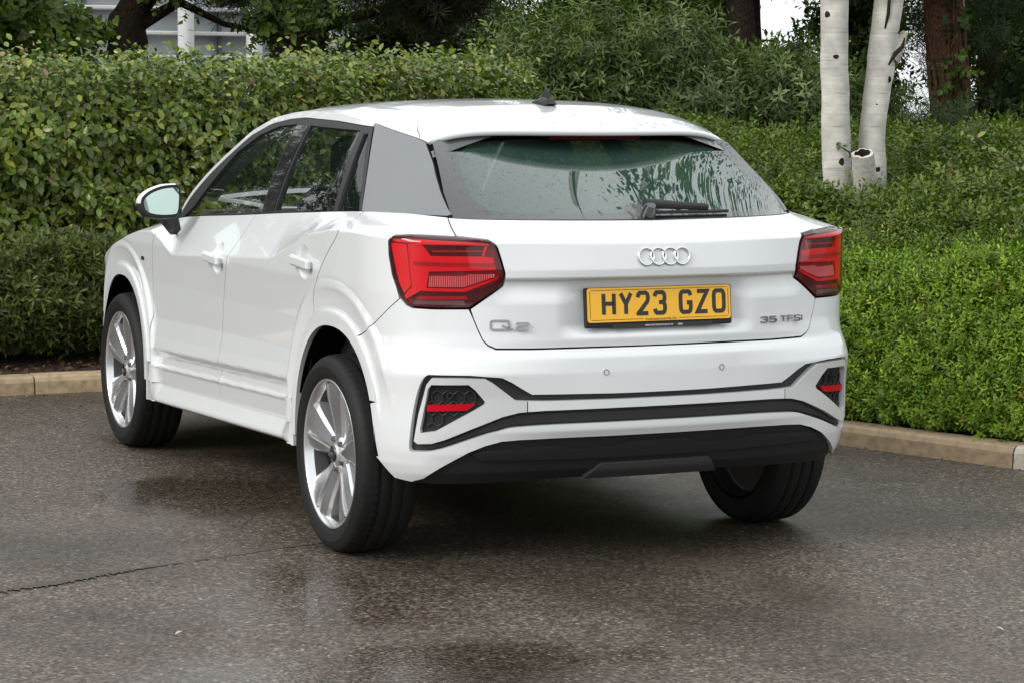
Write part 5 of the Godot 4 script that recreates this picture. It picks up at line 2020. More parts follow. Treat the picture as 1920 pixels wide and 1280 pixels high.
func ground_cover() -> void:
	var a := thing("evergreen_cover", "bright green small-leaved evergreen cover rising from the right-hand kerb", "shrub")
	var b := thing("evergreen_cover", "darker green evergreen cover on the bank round the birch trunks", "shrub")
	var rng := RandomNumberGenerator.new()
	rng.seed = 303
	var m := leaf_material(.36, .8)
	var sm := [sprig_mesh(17, .10, 12, .026, .012, 1.1), sprig_mesh(18, .12, 14, .025, .011, 1.0)]
	var sd := [sprig_mesh(19, .11, 13, .030, .013, 1.1)]
	var lm := leaf_mesh(.028, .013, .2, .1, 1)
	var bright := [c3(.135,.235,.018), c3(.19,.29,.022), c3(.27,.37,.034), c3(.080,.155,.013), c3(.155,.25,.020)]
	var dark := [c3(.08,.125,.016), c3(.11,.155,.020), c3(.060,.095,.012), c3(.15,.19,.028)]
	var odd := [c3(.22,.10,.03), c3(.20,.15,.04)]
	var lists := [[[], []], [[], []], [[], []]]
	var ls := []
	var lc := []
	var total := kerb_len[kerb_len.size() - 1]
	var s_from := 0.0
	for i in kerb_pts.size():
		if kerb_pts[i].x < .55: s_from = kerb_len[i]
	var k := 0
	while k < 62000:
		k += 1
		var zone := rng.randf()
		var s := rng.randf_range(s_from, s_from + 6.2)
		var d: float
		if zone < .36: d = .10 + .55 * pow(rng.randf(), 1.3)
		elif zone < .56: d = rng.randf_range(.6, 1.7)
		else: d = rng.randf_range(1.5, 7.5)
		var w := kerb_at(s)
		var p: Vector2 = w[0] + w[1] * d
		if d > 1.2 and p.x < 1.6: continue
		var h := cover_height(p.x, p.y, d)
		var h2 := cover_height(p.x + w[1].x * .05, p.y + w[1].y * .05, d + .05)
		var slope := (h2 - h) / .05
		var out := Vector3(-w[1].x * slope, 1.0, -w[1].y * slope).normalized()
		var pos := Vector3(p.x, h, p.y) - out * (absf(rng.randfn()) * .045 + .05)
		if pos.y < .10: pos.y = .10 + rng.randf() * .05
		var y2 := (out * .8 + Vector3.UP * .45 + Vector3(rng.randfn(), rng.randfn(), rng.randfn()) * .38).normalized()
		var x2 := y2.cross(Vector3(rng.randfn(), rng.randfn(), rng.randfn())).normalized()
		var tr := Transform3D(Basis(x2, y2, x2.cross(y2)).scaled_local(Vector3.ONE * rng.randf_range(.75, 1.25) * (1.0 if d < 1.4 else 1.35)), pos)
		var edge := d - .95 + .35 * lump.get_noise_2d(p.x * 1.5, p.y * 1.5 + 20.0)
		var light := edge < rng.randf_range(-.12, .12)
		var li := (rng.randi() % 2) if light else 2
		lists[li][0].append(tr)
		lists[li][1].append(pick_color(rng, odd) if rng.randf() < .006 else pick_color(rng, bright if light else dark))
		if light and lump.get_noise_2d(p.x * 2.6 + 40.0, p.y * 2.6 + h * 3.0) > .52: lists[li][1][-1] = pick_color(rng, [c3(.17,.13,.03), c3(.13,.09,.03), c3(.12,.16,.02)])
		if light and k % 9 == 0:
			ls.append(Transform3D(aim(rng, out, .6), pos + out * .07))
			lc.append(pick_color(rng, bright))
	single_leaves(lm, m, ls, lc, 300, a, bright)
	scatter("loose_foliage", lm, m, ls, lc, a)
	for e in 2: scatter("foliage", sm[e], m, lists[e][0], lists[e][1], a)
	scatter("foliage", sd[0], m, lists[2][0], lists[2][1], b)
	# dark twig mass under the leaves
	for e in 2:
		var st := start()
		var rows := []
		var ds := [.16, .22, .30, .42, .6, .8, 1.0] if e == 0 else [1.0, 1.3, 1.7, 2.2, 2.8, 3.5, 4.5, 6.0, 8.0]
		for i in 60:
			var w := kerb_at(s_from + 6.2 * i / 59.0)
			var row := []
			for d in ds:
				var p: Vector2 = w[0] + w[1] * d
				row.append(Vector3(p.x, maxf(.09, cover_height(p.x, p.y, d) - (.13 if e == 0 else .19)), p.y))
			rows.append(row)
		for i in 59:
			for q in ds.size() - 1:
				if e == 1 and (rows[i][q].x < 1.5 or rows[i + 1][q].x < 1.5): continue
				var n: Vector3 = (rows[i + 1][q] - rows[i][q]).cross(rows[i][q + 1] - rows[i][q])
				if n.y < 0.0: n = -n
				flat(st, rows[i][q], rows[i + 1][q], rows[i + 1][q + 1], n)
				flat(st, rows[i][q], rows[i + 1][q + 1], rows[i][q + 1], n)
		put("twig_mass", st.commit(), M.twigs, a if e == 0 else b)

func trunk_mesh(pts: Array, rad: Array, seed_: int, wob := .06, sides := 20, cap := false) -> ArrayMesh:
	var nz := FastNoiseLite.new()
	nz.seed = seed_
	nz.frequency = 2.2
	var st := start()
	var n := 40
	var rows := []
	for i in n + 1:
		var f := float(i) / n * (pts.size() - 1)
		var k := clampi(int(f), 0, pts.size() - 2)
		var t := f - k
		var p: Vector3 = pts[k].cubic_interpolate(pts[k + 1], pts[maxi(k - 1, 0)], pts[mini(k + 2, pts.size() - 1)], t)
		var r: float = lerpf(rad[k], rad[k + 1], t)
		var row := []
		for e in sides:
			var an := TAU * e / sides
			var d := Vector3(cos(an), 0, sin(an))
			var q := p + d * r * (1.0 + wob * nz.get_noise_3d(p.x + d.x * .3, p.y * 1.5, p.z + d.z * .3))
			row.append([q, d, V(float(e) / sides, p.y)])
		row.append([row[0][0], row[0][1], V(1.0, p.y)])
		rows.append(row)
	for i in n:
		for e in sides:
			for t in [[rows[i][e], rows[i][e + 1], rows[i + 1][e + 1]], [rows[i][e], rows[i + 1][e + 1], rows[i + 1][e]]]:
				var a: Array = t[0]
				var b: Array = t[1]
				var c: Array = t[2]
				if (b[0] - a[0]).cross(c[0] - a[0]).dot(a[1]) > 0.0:
					var x := b
					b = c
					c = x
				for v in [a, b, c]:
					st.set_normal(v[1])
					st.set_uv(v[2])
					st.add_vertex(v[0])
	return st.commit()

func birches() -> void:
	var rng := RandomNumberGenerator.new()
	rng.seed = 404
	# (x, y, z) along each stem; the pair stands on the bank
	var stems := [
		["straight white birch trunk, left of the pair on the bank", [Vector3(3.60,.30,-4.0),Vector3(3.598,.95,-4.0),Vector3(3.568,1.5,-4.0),Vector3(3.548,2.05,-4.0),Vector3(3.50,3.6,-4.0),Vector3(3.52,6.0,-4.05),Vector3(3.6,9.0,-4.1)], [.092,.080,.077,.079,.070,.052,.02]],
		["leaning white birch trunk with a cut stub, right of the pair", [Vector3(3.80,.30,-4.0),Vector3(3.835,.94,-4.0),Vector3(3.815,1.28,-4.0),Vector3(3.845,1.55,-4.0),Vector3(3.868,1.74,-4.0),Vector3(3.905,2.06,-4.0),Vector3(4.15,3.5,-4.1),Vector3(4.35,6.0,-4.2),Vector3(4.4,8.5,-4.2)], [.094,.079,.072,.074,.075,.083,.068,.05,.02]]]
	for s in stems:
		var root := thing("birch_tree", s[0], "tree", Vector3.ZERO, "birches on the bank")
		put("trunk", trunk_mesh(s[1], s[2], 60 + int(s[1][0].x * 10), .20, 28), M.birch, root)
		# crown, above the picture but mirrored in the rear window
		var top_: Vector3 = s[1][s[1].size() - 2]
		var low_: Vector3 = s[1][s[1].size() - 3]
		var st := start()
		var tips := []
		for k in 16:
			var an := k * 2.4
			var y := lerpf(3.6, 7.8, k / 15.0)
			var f := clampf((y - 2.0) / 6.5, 0, 1)
			var base := Vector3(lerpf(low_.x, top_.x, f), y, -4.05)
			var reach := lerpf(2.4, .9, k / 15.0)
			var tip := base + Vector3(cos(an) * reach, reach * .35, sin(an) * reach)
			add_tube(st, [base, base.lerp(tip, .5) + Vector3(0, .12, 0), tip], [.014, .009, .004], 6)
			tips.append([base, tip])
		put("branches", st.commit(), M.bark_dark, root)
		var spots := []
		var cols := []
		for k in 3600:
			var e: Array = tips[rng.randi() % tips.size()]
			var t := pow(rng.randf(), .6)
			var p: Vector3 = e[0].lerp(e[1], t) + Vector3(rng.randfn(), rng.randfn() - .6, rng.randfn()) * .30
			if p.x < 2.75 + .6 * (p.y - 5.6) + .35 * rng.randfn(): continue
			spots.append(Transform3D(aim(rng, Vector3(0, .5, 0), 1.0), p))
			cols.append(pick_color(rng, [c3(.06,.11,.02), c3(.09,.14,.025), c3(.045,.085,.015)]))
		scatter("crown", leaf_mesh(.060, .050, .15, .1, 1), leaf_material(.45, 1.0), spots, cols, root)
		# scars and knots: small raised dark patches
		var knots := [[.96,.0],[1.14,.35],[1.72,.1],[1.95,-.5]] if s[1][0].x < 3.7 else [[1.10,.3],[1.46,.05],[1.60,.9],[1.86,1.1]]
		for kn in knots:
			var y: float = kn[0] + .02
			var pts: Array = s[1]
			var j := 0
			while j < pts.size() - 2 and pts[j + 1].y < y: j += 1
			var t: float = (y - pts[j].y) / (pts[j + 1].y - pts[j].y)
			var c: Vector3 = pts[j].lerp(pts[j + 1], t)
			var r: float = lerpf(s[2][j], s[2][j + 1], t)
			var dir := Vector3(-7.2, 0, 11.4).normalized().rotated(Vector3.UP, kn[1])
			var side := dir.cross(Vector3.UP).normalized()
			var ks := start()
			var hgt := rng.randf_range(.025, .055)
			var wid := rng.randf_range(.028, .045)
			var ring := []
			for e in 9:
				var an := TAU * e / 9.0
				var rr := 1.0 + .12 * sin(an * 3.0 + kn[1] * 5.0) - .25 * maxf(0.0, -sin(an))
				ring.append(c + dir * (r * .985) + side * cos(an) * wid * .5 * rr + Vector3.UP * sin(an) * hgt * .5 * rr)
			for e in 9: flat(ks, c + dir * (r + .008), ring[e], ring[(e + 1) % 9], dir)
			put("knot", ks.commit(), M.bark_dark, root)
		if s[1][0].x > 3.7:
			# torn branch collar on the leaning trunk
			var kb := start()
			add_tube(kb, [Vector3(3.90, 1.74, -3.98), Vector3(3.955, 1.82, -3.97), Vector3(3.995, 1.885, -3.965)], [.065, .042, .018], 12)
			put("branch_collar", kb.commit(), M.birch_plain, root)
			var fs := start()
			add_tube(fs, [Vector3(3.862, 1.70, -3.925), Vector3(3.90, 1.76, -3.918), Vector3(3.95, 1.80, -3.925), Vector3(3.975, 1.85, -3.94)], [.006, .014, .012, .005], 7)
			add_tube(fs, [Vector3(3.835, 1.90, -3.925), Vector3(3.85, 1.98, -3.918), Vector3(3.855, 2.10, -3.915)], [.006, .010, .009], 7)
			put("fissure", fs.commit(), M.bark_dark, root)
			# sawn stub leaning out towards the road
			var a := Vector3(3.76, .58, -3.95)
			var b := Vector3(3.575, 1.215, -3.72)
			var sb := start()
			var pts2 := [a, a.lerp(b, .5) + Vector3(.01, 0, .02), b]
			add_tube(sb, pts2, [.080, .070, .062], 18, false)
			var stub := put("cut_stub", sb.commit(), M.birch_plain, root)
			var rim := start()
			var hole := start()
			var ax := (b - pts2[1] as Vector3).normalized()
			var n1 := ax.cross(Vector3.UP).normalized()
			var n2 := n1.cross(ax)
			var ringp := func(e: int, r: float, lift: float) -> Vector3:
				var an := TAU * (e % 18) / 18.0
				var rag := .004 * sin((e % 18) * 2.3) + .003 * sin((e % 18) * 5.1)
				return b + (n1 * cos(an) + n2 * sin(an)) * r + ax * (lift + rag)
			for e in 18:
				var o0: Vector3 = ringp.call(e, .0625, .0)
				var o1: Vector3 = ringp.call(e + 1, .0625, .0)
				var i0: Vector3 = ringp.call(e, .046, .004)
				var i1: Vector3 = ringp.call(e + 1, .046, .004)
				var d0: Vector3 = ringp.call(e, .040, -.10)
				var d1: Vector3 = ringp.call(e + 1, .040, -.10)
				flat(rim, o0, o1, i1, ax)
				flat(rim, o0, i1, i0, ax)
				var inw := b - (i0 + i1) * .5
				flat(hole, i0, i1, d1, inw)
				flat(hole, i0, d1, d0, inw)
				flat(hole, d0, d1, b - ax * .10, ax)
			put("sawn_rim", rim.commit(), M.birch_plain, stub)
			put("hollow", hole.commit(), M.bark_hollow, stub)

func birch_ivy() -> void:
	var rng := RandomNumberGenerator.new()
	rng.seed = 411
	var root := thing("climbing_ivy", "ivy climbing in the gap between the two birch trunks", "climber")
	var st := start()
	var line := [Vector3(3.70,.55,-3.93),Vector3(3.69,.95,-3.90),Vector3(3.665,1.12,-3.90),Vector3(3.60,1.22,-3.90),Vector3(3.53,1.26,-3.91)]
	add_tube(st, line, [.010,.008,.006,.004,.003], 6)
	put("stem", st.commit(), M.bark_dark, root)
	var lm := leaf_mesh(.05, .034, .2, .1, 1)
	for k in 46:
		var t := rng.randf() * (line.size() - 1)
		var j := mini(int(t), line.size() - 2)
		var p: Vector3 = line[j].lerp(line[j + 1], t - j) + Vector3(rng.randfn() * .018, rng.randfn() * .02, absf(rng.randfn()) * .02)
		var o := put("leaf", lm, M.leaf_ivy, root)
		o.transform = Transform3D(aim(rng, Vector3(-.5, .5, .8), .5).scaled_local(Vector3.ONE * rng.randf_range(.5, 1.0)), p)

func twig() -> void:
	var rng := RandomNumberGenerator.new()
	rng.seed = 505
	var root := thing("trailing_shoot", "thin leafy shoot reaching in from the right over the bank", "branch")
	var pts := [Vector3(3.2,.95,-.9),Vector3(2.85,1.12,-.95),Vector3(2.64,1.21,-1.0),Vector3(2.50,1.29,-1.0),Vector3(2.40,1.35,-1.0),Vector3(2.28,1.405,-1.0)]
	var st := start()
	add_tube(st, pts, [.007,.006,.005,.0045,.0035,.002], 6)
	put("stem", st.commit(), M.twig_green, root)
	var lm := leaf_mesh(.05, .026, .2, .1, 2)
	for k in 13:
		var t := rng.randf_range(.3, 1.0) * (pts.size() - 1)
		var j := mini(int(t), pts.size() - 2)
		var p: Vector3 = pts[j].lerp(pts[j + 1], t - j)
		var o := put("leaf", lm, [M.leaf_yellow, M.leaf_fresh][k % 2], root)
		o.transform = Transform3D(aim(rng, Vector3(-.3, .5, .8), .5).scaled_local(Vector3.ONE * rng.randf_range(.45, 1.0)), p)
	var r2 := thing("hanging_shoot", "short leafy shoot hanging into the top right corner", "branch")
	var s2 := start()
	var q := [Vector3(2.33,2.5,-1.0),Vector3(2.32,2.15,-1.0),Vector3(2.30,1.98,-1.0),Vector3(2.31,1.90,-1.0)]
	add_tube(s2, q, [.008,.006,.004,.002], 6)
	put("stem", s2.commit(), M.twig_green, r2)
	for k in 12:
		var o := put("leaf", lm, M.leaf_fresh, r2)
		var p: Vector3 = q[1].lerp(q[3], rng.randf_range(.1, 1.0)) + Vector3(rng.randfn(), rng.randfn(), rng.randfn()) * .02
		o.transform = Transform3D(aim(rng, Vector3(-.3, .3, .8), .6).scaled_local(Vector3.ONE * rng.randf_range(.5, 1.0)), p)

func build_plant_materials() -> void:
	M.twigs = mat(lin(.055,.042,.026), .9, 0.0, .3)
	M.twig_green = mat(lin(.09,.085,.03), .7)
	M.leaf_ivy = mat(lin(.045,.075,.015), .45)
	M.leaf_yellow = mat(lin(.16,.17,.03), .45)
	M.leaf_fresh = mat(lin(.11,.18,.025), .45)
	M.bark_hollow = mat(lin(.03,.02,.013), .95)
	var b := mat(Color.WHITE, .8, 0.0, .35)
	var im := Image.create(256, 1024, false, Image.FORMAT_RGB8)
	var n1 := FastNoiseLite.new()
	n1.seed = 71
	n1.frequency = .012
	n1.fractal_octaves = 4
	var n2 := FastNoiseLite.new()
	n2.seed = 72
	n2.frequency = .05
	n2.fractal_octaves = 3
	for y in 1024:
		for x in 256:
			var cx := cos(TAU * x / 256.0) * 40.0
			var cy := sin(TAU * x / 256.0) * 40.0
			var a := n1.get_noise_3d(cx * 1.2, y * .8, cy * 1.2)
			var l := n2.get_noise_3d(cx * .16, y * 1.5, cy * .16)
			var v := .50 + .20 * a
			v *= 1.0 - .16 * smoothstep(.1, .5, n1.get_noise_3d(cx * .35, y * 2.6 + 300.0, cy * .35))
			if l > .40: v *= .92 - .24 * smoothstep(.40, .68, l)
			elif l < -.42: v *= 1.12
			im.set_pixel(x, y, lin(v, v * .955, v * .87))
	b.albedo_texture = ImageTexture.create_from_image(im)
	b.uv1_scale = Vector3(1, .7, 1)
	M.birch = b
	var bp := mat(Color.WHITE, .85, 0.0, .3)
	bp.albedo_texture = noise_tex(73, .03, 512, ramp([[0.0, lin(.16,.14,.11)],[.35, lin(.40,.375,.33)],[.6, lin(.52,.50,.45)],[1.0, lin(.60,.575,.53)]]), 5)
	bp.uv1_triplanar = true
	bp.uv1_world_triplanar = true
	bp.uv1_scale = Vector3(1.2, 4.0, 1.2)
	M.birch_plain = bp
	var d := mat(Color.WHITE, .95, 0.0, .2)
	d.albedo_texture = noise_tex(80, .06, 512, ramp([[0.0, lin(.010,.008,.006)],[.5, lin(.030,.022,.016)],[1.0, lin(.085,.065,.05)]]), 5)
	d.uv1_triplanar = true
	d.uv1_world_triplanar = true
	d.uv1_scale = Vector3(2, .6, 2)
	d.heightmap_enabled = true
	d.heightmap_texture = noise_tex(81, .08, 512, null, 4)
	d.heightmap_scale = 1.5
	M.bark_dark = d
	var r: StandardMaterial3D = d.duplicate()
	r.albedo_texture = noise_tex(82, .06, 512, ramp([[0.0, lin(.020,.010,.007)],[.5, lin(.065,.034,.022)],[1.0, lin(.15,.085,.055)]]), 5)
	M.bark_red = r
# ---------------------------------------------------------------- what stands behind
func clump(called: String, parent: Node, rng: RandomNumberGenerator, mesh: Mesh, m: Material, pal: Array, c: Vector3, r: Vector3, n: int, hollow := .55) -> void:
	# leaves in an uneven cloud: a dozen lobes inside the ellipsoid
	var lobes := []
	for i in 14:
		var d := Vector3(rng.randfn(), rng.randfn(), rng.randfn()).normalized()
		lobes.append([c + d * r * rng.randf_range(.25, .8), rng.randf_range(.22, .48)])
	var spots := []
	var cols := []
	for k in n:
		var l: Array = lobes[rng.randi() % lobes.size()]
		var d := Vector3(rng.randfn(), rng.randfn(), rng.randfn()).normalized()
		var p: Vector3 = l[0] + d * r * l[1] * lerpf(hollow, 1.0, pow(rng.randf(), .5))
		spots.append(Transform3D(aim(rng, d + Vector3(0, .5, 0), .6).scaled_local(Vector3.ONE * rng.randf_range(.7, 1.3)), p))
		cols.append(pick_color(rng, pal))
	scatter(called, mesh, m, spots, cols, parent)

func back_tree(label: String, pts: Array, rad: Array, bark: Material, group := "trees behind the hedge") -> Node3D:
	var root := thing("background_tree", label, "tree", Vector3.ZERO, group)
	put("trunk", trunk_mesh(pts, rad, int(pts[0].x * 13) + 7, .22, 14), bark, root)
	return root

func limbs(root: Node3D, list: Array, m: Material) -> void:
	var st := start()
	for l in list: add_tube(st, l[0], l[1], 6)
	put("limbs", st.commit(), m, root)

func build_background() -> void:
	var rng := RandomNumberGenerator.new()
	rng.seed = 606
	var far_m := leaf_material(.5, .9)
	var broad := sprig_mesh(31, .18, 10, .070, .036, 1.0)
	var willow := sprig_mesh(32, .22, 14, .075, .017, .8)
	var needle := sprig_mesh(33, .24, 26, .11, .008, .7)
	var ivy := sprig_mesh(34, .16, 10, .07, .06, 1.1)
	var mid := [c3(.065,.105,.018), c3(.09,.14,.026), c3(.048,.08,.014), c3(.13,.18,.035)]
	var grey := [c3(.10,.14,.05), c3(.14,.18,.07), c3(.07,.10,.035), c3(.19,.23,.10)]
	var dark := [c3(.032,.056,.014), c3(.045,.074,.018), c3(.022,.040,.010)]
	var pine := [c3(.020,.030,.012), c3(.035,.042,.016), c3(.05,.05,.022)]
	var fresh := [c3(.13,.19,.04), c3(.17,.23,.05), c3(.09,.15,.03)]
	# far wood that closes the view, with gaps of sky
	var wood := thing("far_wood", "mass of trees far behind the hedge and birches", "trees")
	for e in [[-26.0,-12.0,7.0],[-21.0,-18.0,7.0],[-15.0,-24.0,7.0],[-9.0,-28.0,7.0],[-3.0,-30.0,7.0],[3.0,-33.0,8.0],[9.5,-33.0,7.5]]:
		clump("foliage", wood, rng, sprig_mesh(40 + int(e[0]), .5, 8, .24, .13, 1.0), far_m, mid + dark, Vector3(e[0], 3.4, e[1]), Vector3(4.2, 3.6, 2.5), 2600, .3)
	wood.set_meta("kind", "stuff")
	# dark tree with low limbs, left
	var t1 := back_tree("dark leaning trunk with low bare limbs, far left behind the hedge", [Vector3(2.55,.0,-14.5),Vector3(2.50,1.4,-14.5),Vector3(2.45,2.1,-14.5),Vector3(2.6,2.7,-14.5),Vector3(2.4,5.0,-14.5)], [.22,.19,.18,.17,.10], M.bark_dark)
	limbs(t1, [[[Vector3(2.45,1.95,-14.5),Vector3(2.1,2.15,-14.4),Vector3(1.5,2.22,-14.2),Vector3(.9,2.35,-14.0)],[.07,.05,.03,.015]],[[Vector3(2.5,2.1,-14.5),Vector3(2.9,2.35,-14.3),Vector3(3.3,2.15,-14.2),Vector3(3.9,2.05,-14.0)],[.08,.05,.03,.012]],[[Vector3(2.5,2.4,-14.5),Vector3(2.0,2.75,-14.4),Vector3(1.2,2.9,-14.4)],[.06,.04,.02]]], M.bark_dark)
	clump("crown", t1, rng, broad, far_m, mid, Vector3(2.4,4.0,-14.4), Vector3(2.6,1.5,1.6), 1500)
	clump("low_leaves", t1, rng, ivy, far_m, mid + fresh, Vector3(3.0,2.50,-14.1), Vector3(.65,.20,.4), 90)
	clump("low_leaves", t1, rng, ivy, far_m, mid + dark, Vector3(.9,2.5,-14.1), Vector3(.8,.25,.4), 160)
	# broad dark pine, centre left
	var t2 := back_tree("broad dark pine trunk behind the middle of the hedge", [Vector3(4.05,.0,-14.0),Vector3(4.0,1.3,-14.0),Vector3(3.95,2.0,-14.0),Vector3(4.0,3.0,-14.0),Vector3(4.1,6.0,-14.0)], [.34,.28,.27,.27,.16], M.bark_dark)
	limbs(t2, [[[Vector3(4.0,2.1,-14.0),Vector3(4.7,2.3,-13.8),Vector3(5.3,2.25,-13.6)],[.09,.05,.02]],[[Vector3(4.0,2.3,-14.0),Vector3(3.5,2.45,-13.8),Vector3(3.1,2.3,-13.7)],[.06,.04,.02]],[[Vector3(4.1,2.6,-14.0),Vector3(5.2,2.9,-13.6),Vector3(6.4,2.6,-13.2)],[.09,.05,.02]]], M.bark_dark)
	clump("needles", t2, rng, needle, far_m, pine, Vector3(4.95,2.30,-13.7), Vector3(.75,.24,.5), 420, .1)
	clump("needles", t2, rng, needle, far_m, pine, Vector3(3.35,2.42,-13.7), Vector3(.40,.20,.4), 170, .1)
	clump("needles", t2, rng, needle, far_m, pine, Vector3(5.2,2.75,-13.5), Vector3(1.5,.35,.8), 700, .1)
	clump("needles", t2, rng, needle, far_m, pine + dark, Vector3(4.4,4.2,-14.0), Vector3(2.6,1.1,1.6), 1500, .2)
	# ivy-grown trunks, right
	var t3 := back_tree("red-brown ivy-stemmed trunk right of the birches", [Vector3(9.3,.2,-11.0),Vector3(9.22,1.4,-11.0),Vector3(9.1,2.2,-11.0),Vector3(9.0,3.2,-11.0),Vector3(8.9,6.0,-11.0)], [.22,.17,.17,.16,.10], M.bark_red)
	var vines := []
	for k in 16:
		var an := k * .39
		var q := []
		var rr := []
		for i in 9:
			var y := .4 + i * .42
			var cc := Vector3(lerpf(9.3, 8.95, i / 8.0), y, -11.0)
			var r := .185 - .004 * i
			q.append(cc + Vector3(cos(an + sin(i * 1.3 + k) * .3) * r, 0, sin(an + sin(i * 1.3 + k) * .3) * r))
			rr.append(.022)
		vines.append([q, rr])
	limbs(t3, vines, M.bark_red)
	clump("ivy", t3, rng, ivy, far_m, dark + mid, Vector3(8.9,3.1,-10.8), Vector3(.9,.6,.5), 420)
	clump("ivy", t3, rng, ivy, far_m, dark + mid, Vector3(9.12,1.9,-10.85), Vector3(.20,.75,.12), 34, .3)
	clump("ivy", t3, rng, ivy, far_m, dark + mid, Vector3(8.55,1.5,-11.4), Vector3(.55,.7,.3), 420, .1)
	clump("crown", t3, rng, broad, far_m, dark + mid, Vector3(8.8,4.8,-11.0), Vector3(2.6,1.6,1.6), 1600)
	var t4 := back_tree("slim dark trunk at the right edge of the picture", [Vector3(10.6,.2,-12.4),Vector3(10.6,1.6,-12.4),Vector3(10.65,3.0,-12.4),Vector3(10.6,6.0,-12.4)], [.13,.11,.11,.07], M.bark_red)
	clump("crown", t4, rng, needle, far_m, dark, Vector3(11.2,2.4,-12.0), Vector3(.9,.8,.7), 600, .2)
	var t5 := back_tree("dark trunk left of the birches, half hidden by foliage", [Vector3(7.35,.2,-11.5),Vector3(7.30,1.6,-11.5),Vector3(7.2,3.0,-11.5),Vector3(7.1,6.0,-11.5)], [.16,.13,.13,.08], M.bark_dark)
	clump("crown", t5, rng, broad, far_m, dark, Vector3(6.9,3.4,-11.4), Vector3(1.9,.75,1.2), 1500)
	var t6 := back_tree("slim dark trunk between the birches and the red-brown trunk", [Vector3(8.25,.2,-13.0),Vector3(8.25,1.6,-13.0),Vector3(8.2,3.0,-13.0),Vector3(8.1,6.0,-13.0)], [.12,.10,.10,.06], M.bark_dark)
	clump("crown", t6, rng, needle, far_m, dark, Vector3(8.3,2.9,-12.6), Vector3(1.2,.5,.8), 700, .2)
	# shrubs between hedge and trees
	var b1 := thing("grey_shrub", "tall grey-green willowy shrub left of the birches", "shrub")
	clump("foliage", b1, rng, willow, far_m, grey, Vector3(5.9,1.35,-9.6), Vector3(1.25,.85,.8), 3600)
	clump("foliage", b1, rng, willow, far_m, grey + mid, Vector3(4.7,1.5,-9.4), Vector3(.9,.65,.7), 2200)
	var b2 := thing("glossy_shrub", "glossy dark evergreen shrub just left of the birch trunks", "shrub")
	clump("foliage", b2, rng, broad, far_m, dark + mid, Vector3(6.6,1.05,-9.6), Vector3(1.1,.8,.8), 2200)
	var b3 := thing("fir_shrub", "dark feathery shrub at the right edge behind the bank", "shrub")
	clump("foliage", b3, rng, broad, far_m, dark + mid, Vector3(9.7,1.0,-9.4), Vector3(.9,.65,.8), 1500)
	clump("foliage", b3, rng, needle, far_m, dark, Vector3(8.2,1.0,-10.0), Vector3(.8,.55,.6), 700, .2)
	var b4 := thing("yellow_shrub", "yellow-green leafy shrub at the far left behind the hedge", "shrub")
	clump("foliage", b4, rng, ivy, far_m, mid + fresh, Vector3(.9,1.85,-11.0), Vector3(.7,.36,.6), 700)
	clump("foliage", b4, rng, ivy, far_m, mid, Vector3(0.1,2.1,-10.5), Vector3(.8,.5,.6), 800)
	var b5 := thing("pale_shrub", "pale fresh-leaved shrub behind the hedge under the pine boughs", "shrub")
	clump("foliage", b5, rng, willow, far_m, fresh + grey, Vector3(6.7,2.0,-15.0), Vector3(1.3,.6,.8), 1300)
	# trees left of the picture, mirrored in the side windows
	for e in [[-2.4,-11.5,2.3,"nearest leafy tree just outside the left edge of the picture"],[-5.6,-11.0,2.6,"middle of the leafy trees outside the left edge of the picture"],[-9.0,-9.5,2.4,"outermost leafy tree beyond the left edge of the picture"],[-1.2,-16.0,2.6,"rearmost leafy tree beyond the left edge of the picture"]]:
		var t := back_tree(e[3], [Vector3(e[0],0,e[1]),Vector3(e[0]+.1,1.5,e[1]),Vector3(e[0],3.0,e[1]),Vector3(e[0]+.1,6.0,e[1])], [.17,.14,.12,.05], M.bark_dark, "trees left of the picture")
		clump("crown", t, rng, broad, far_m, mid + dark, Vector3(e[0], 3.9, e[1]), Vector3(e[2], 2.5, 1.8), 4800)
	# leafy screen between and behind the trunks on the right, sky showing through
	var b6 := thing("leafy_thicket", "dark leafy thicket between the trunks behind the birches", "shrub")
	for e in [[7.2,1.9,-13.5,1.3,.9,1500],[9.6,1.7,-14.0,1.3,.9,1500],[12.0,1.8,-14.0,1.3,1.0,1500],[13.5,1.6,-15.0,1.3,1.0,1000],[10.6,2.9,-14.5,1.8,.6,1200],[7.6,2.9,-14.0,1.6,.6,1200]]:
		clump("foliage", b6, rng, broad, far_m, dark + mid, Vector3(e[0], e[1], e[2]), Vector3(e[3], e[4], .9), e[5], .1)
	var b7 := thing("ivy_thicket", "ivy-like dark leaves low down at the right edge behind the bank", "shrub")
	clump("foliage", b7, rng, ivy, far_m, dark, Vector3(10.4,1.25,-11.2), Vector3(1.1,.7,.7), 900, .2)
	clump("foliage", b7, rng, needle, far_m, dark, Vector3(9.7,2.3,-11.8), Vector3(.9,.8,.6), 700, .1)
	# leaves across the gap in front of the building, and above the middle
	var b8 := thing("leafy_boughs", "leafy boughs hanging across the building behind the hedge", "branch")
	clump("foliage", b8, rng, ivy, far_m, mid + dark, Vector3(3.20,2.10,-12.6), Vector3(.28,.20,.3), 90, .1)
	clump("foliage", b8, rng, ivy, far_m, mid + dark, Vector3(2.75,2.55,-12.6), Vector3(.45,.08,.3), 45, .1)
	clump("foliage", b8, rng, ivy, far_m, mid + fresh, Vector3(.6,2.15,-12.3), Vector3(.7,.45,.3), 420, .1)
	var b9 := thing("leafy_canopy", "dark overhanging canopy at the top middle of the picture", "tree")
	clump("foliage", b9, rng, broad, far_m, dark + mid, Vector3(5.6,2.85,-12.0), Vector3(1.3,.45,.8), 1300, .1)
	clump("foliage", b9, rng, broad, far_m, mid, Vector3(6.8,2.25,-12.8), Vector3(1.0,.6,.6), 1300, .1)
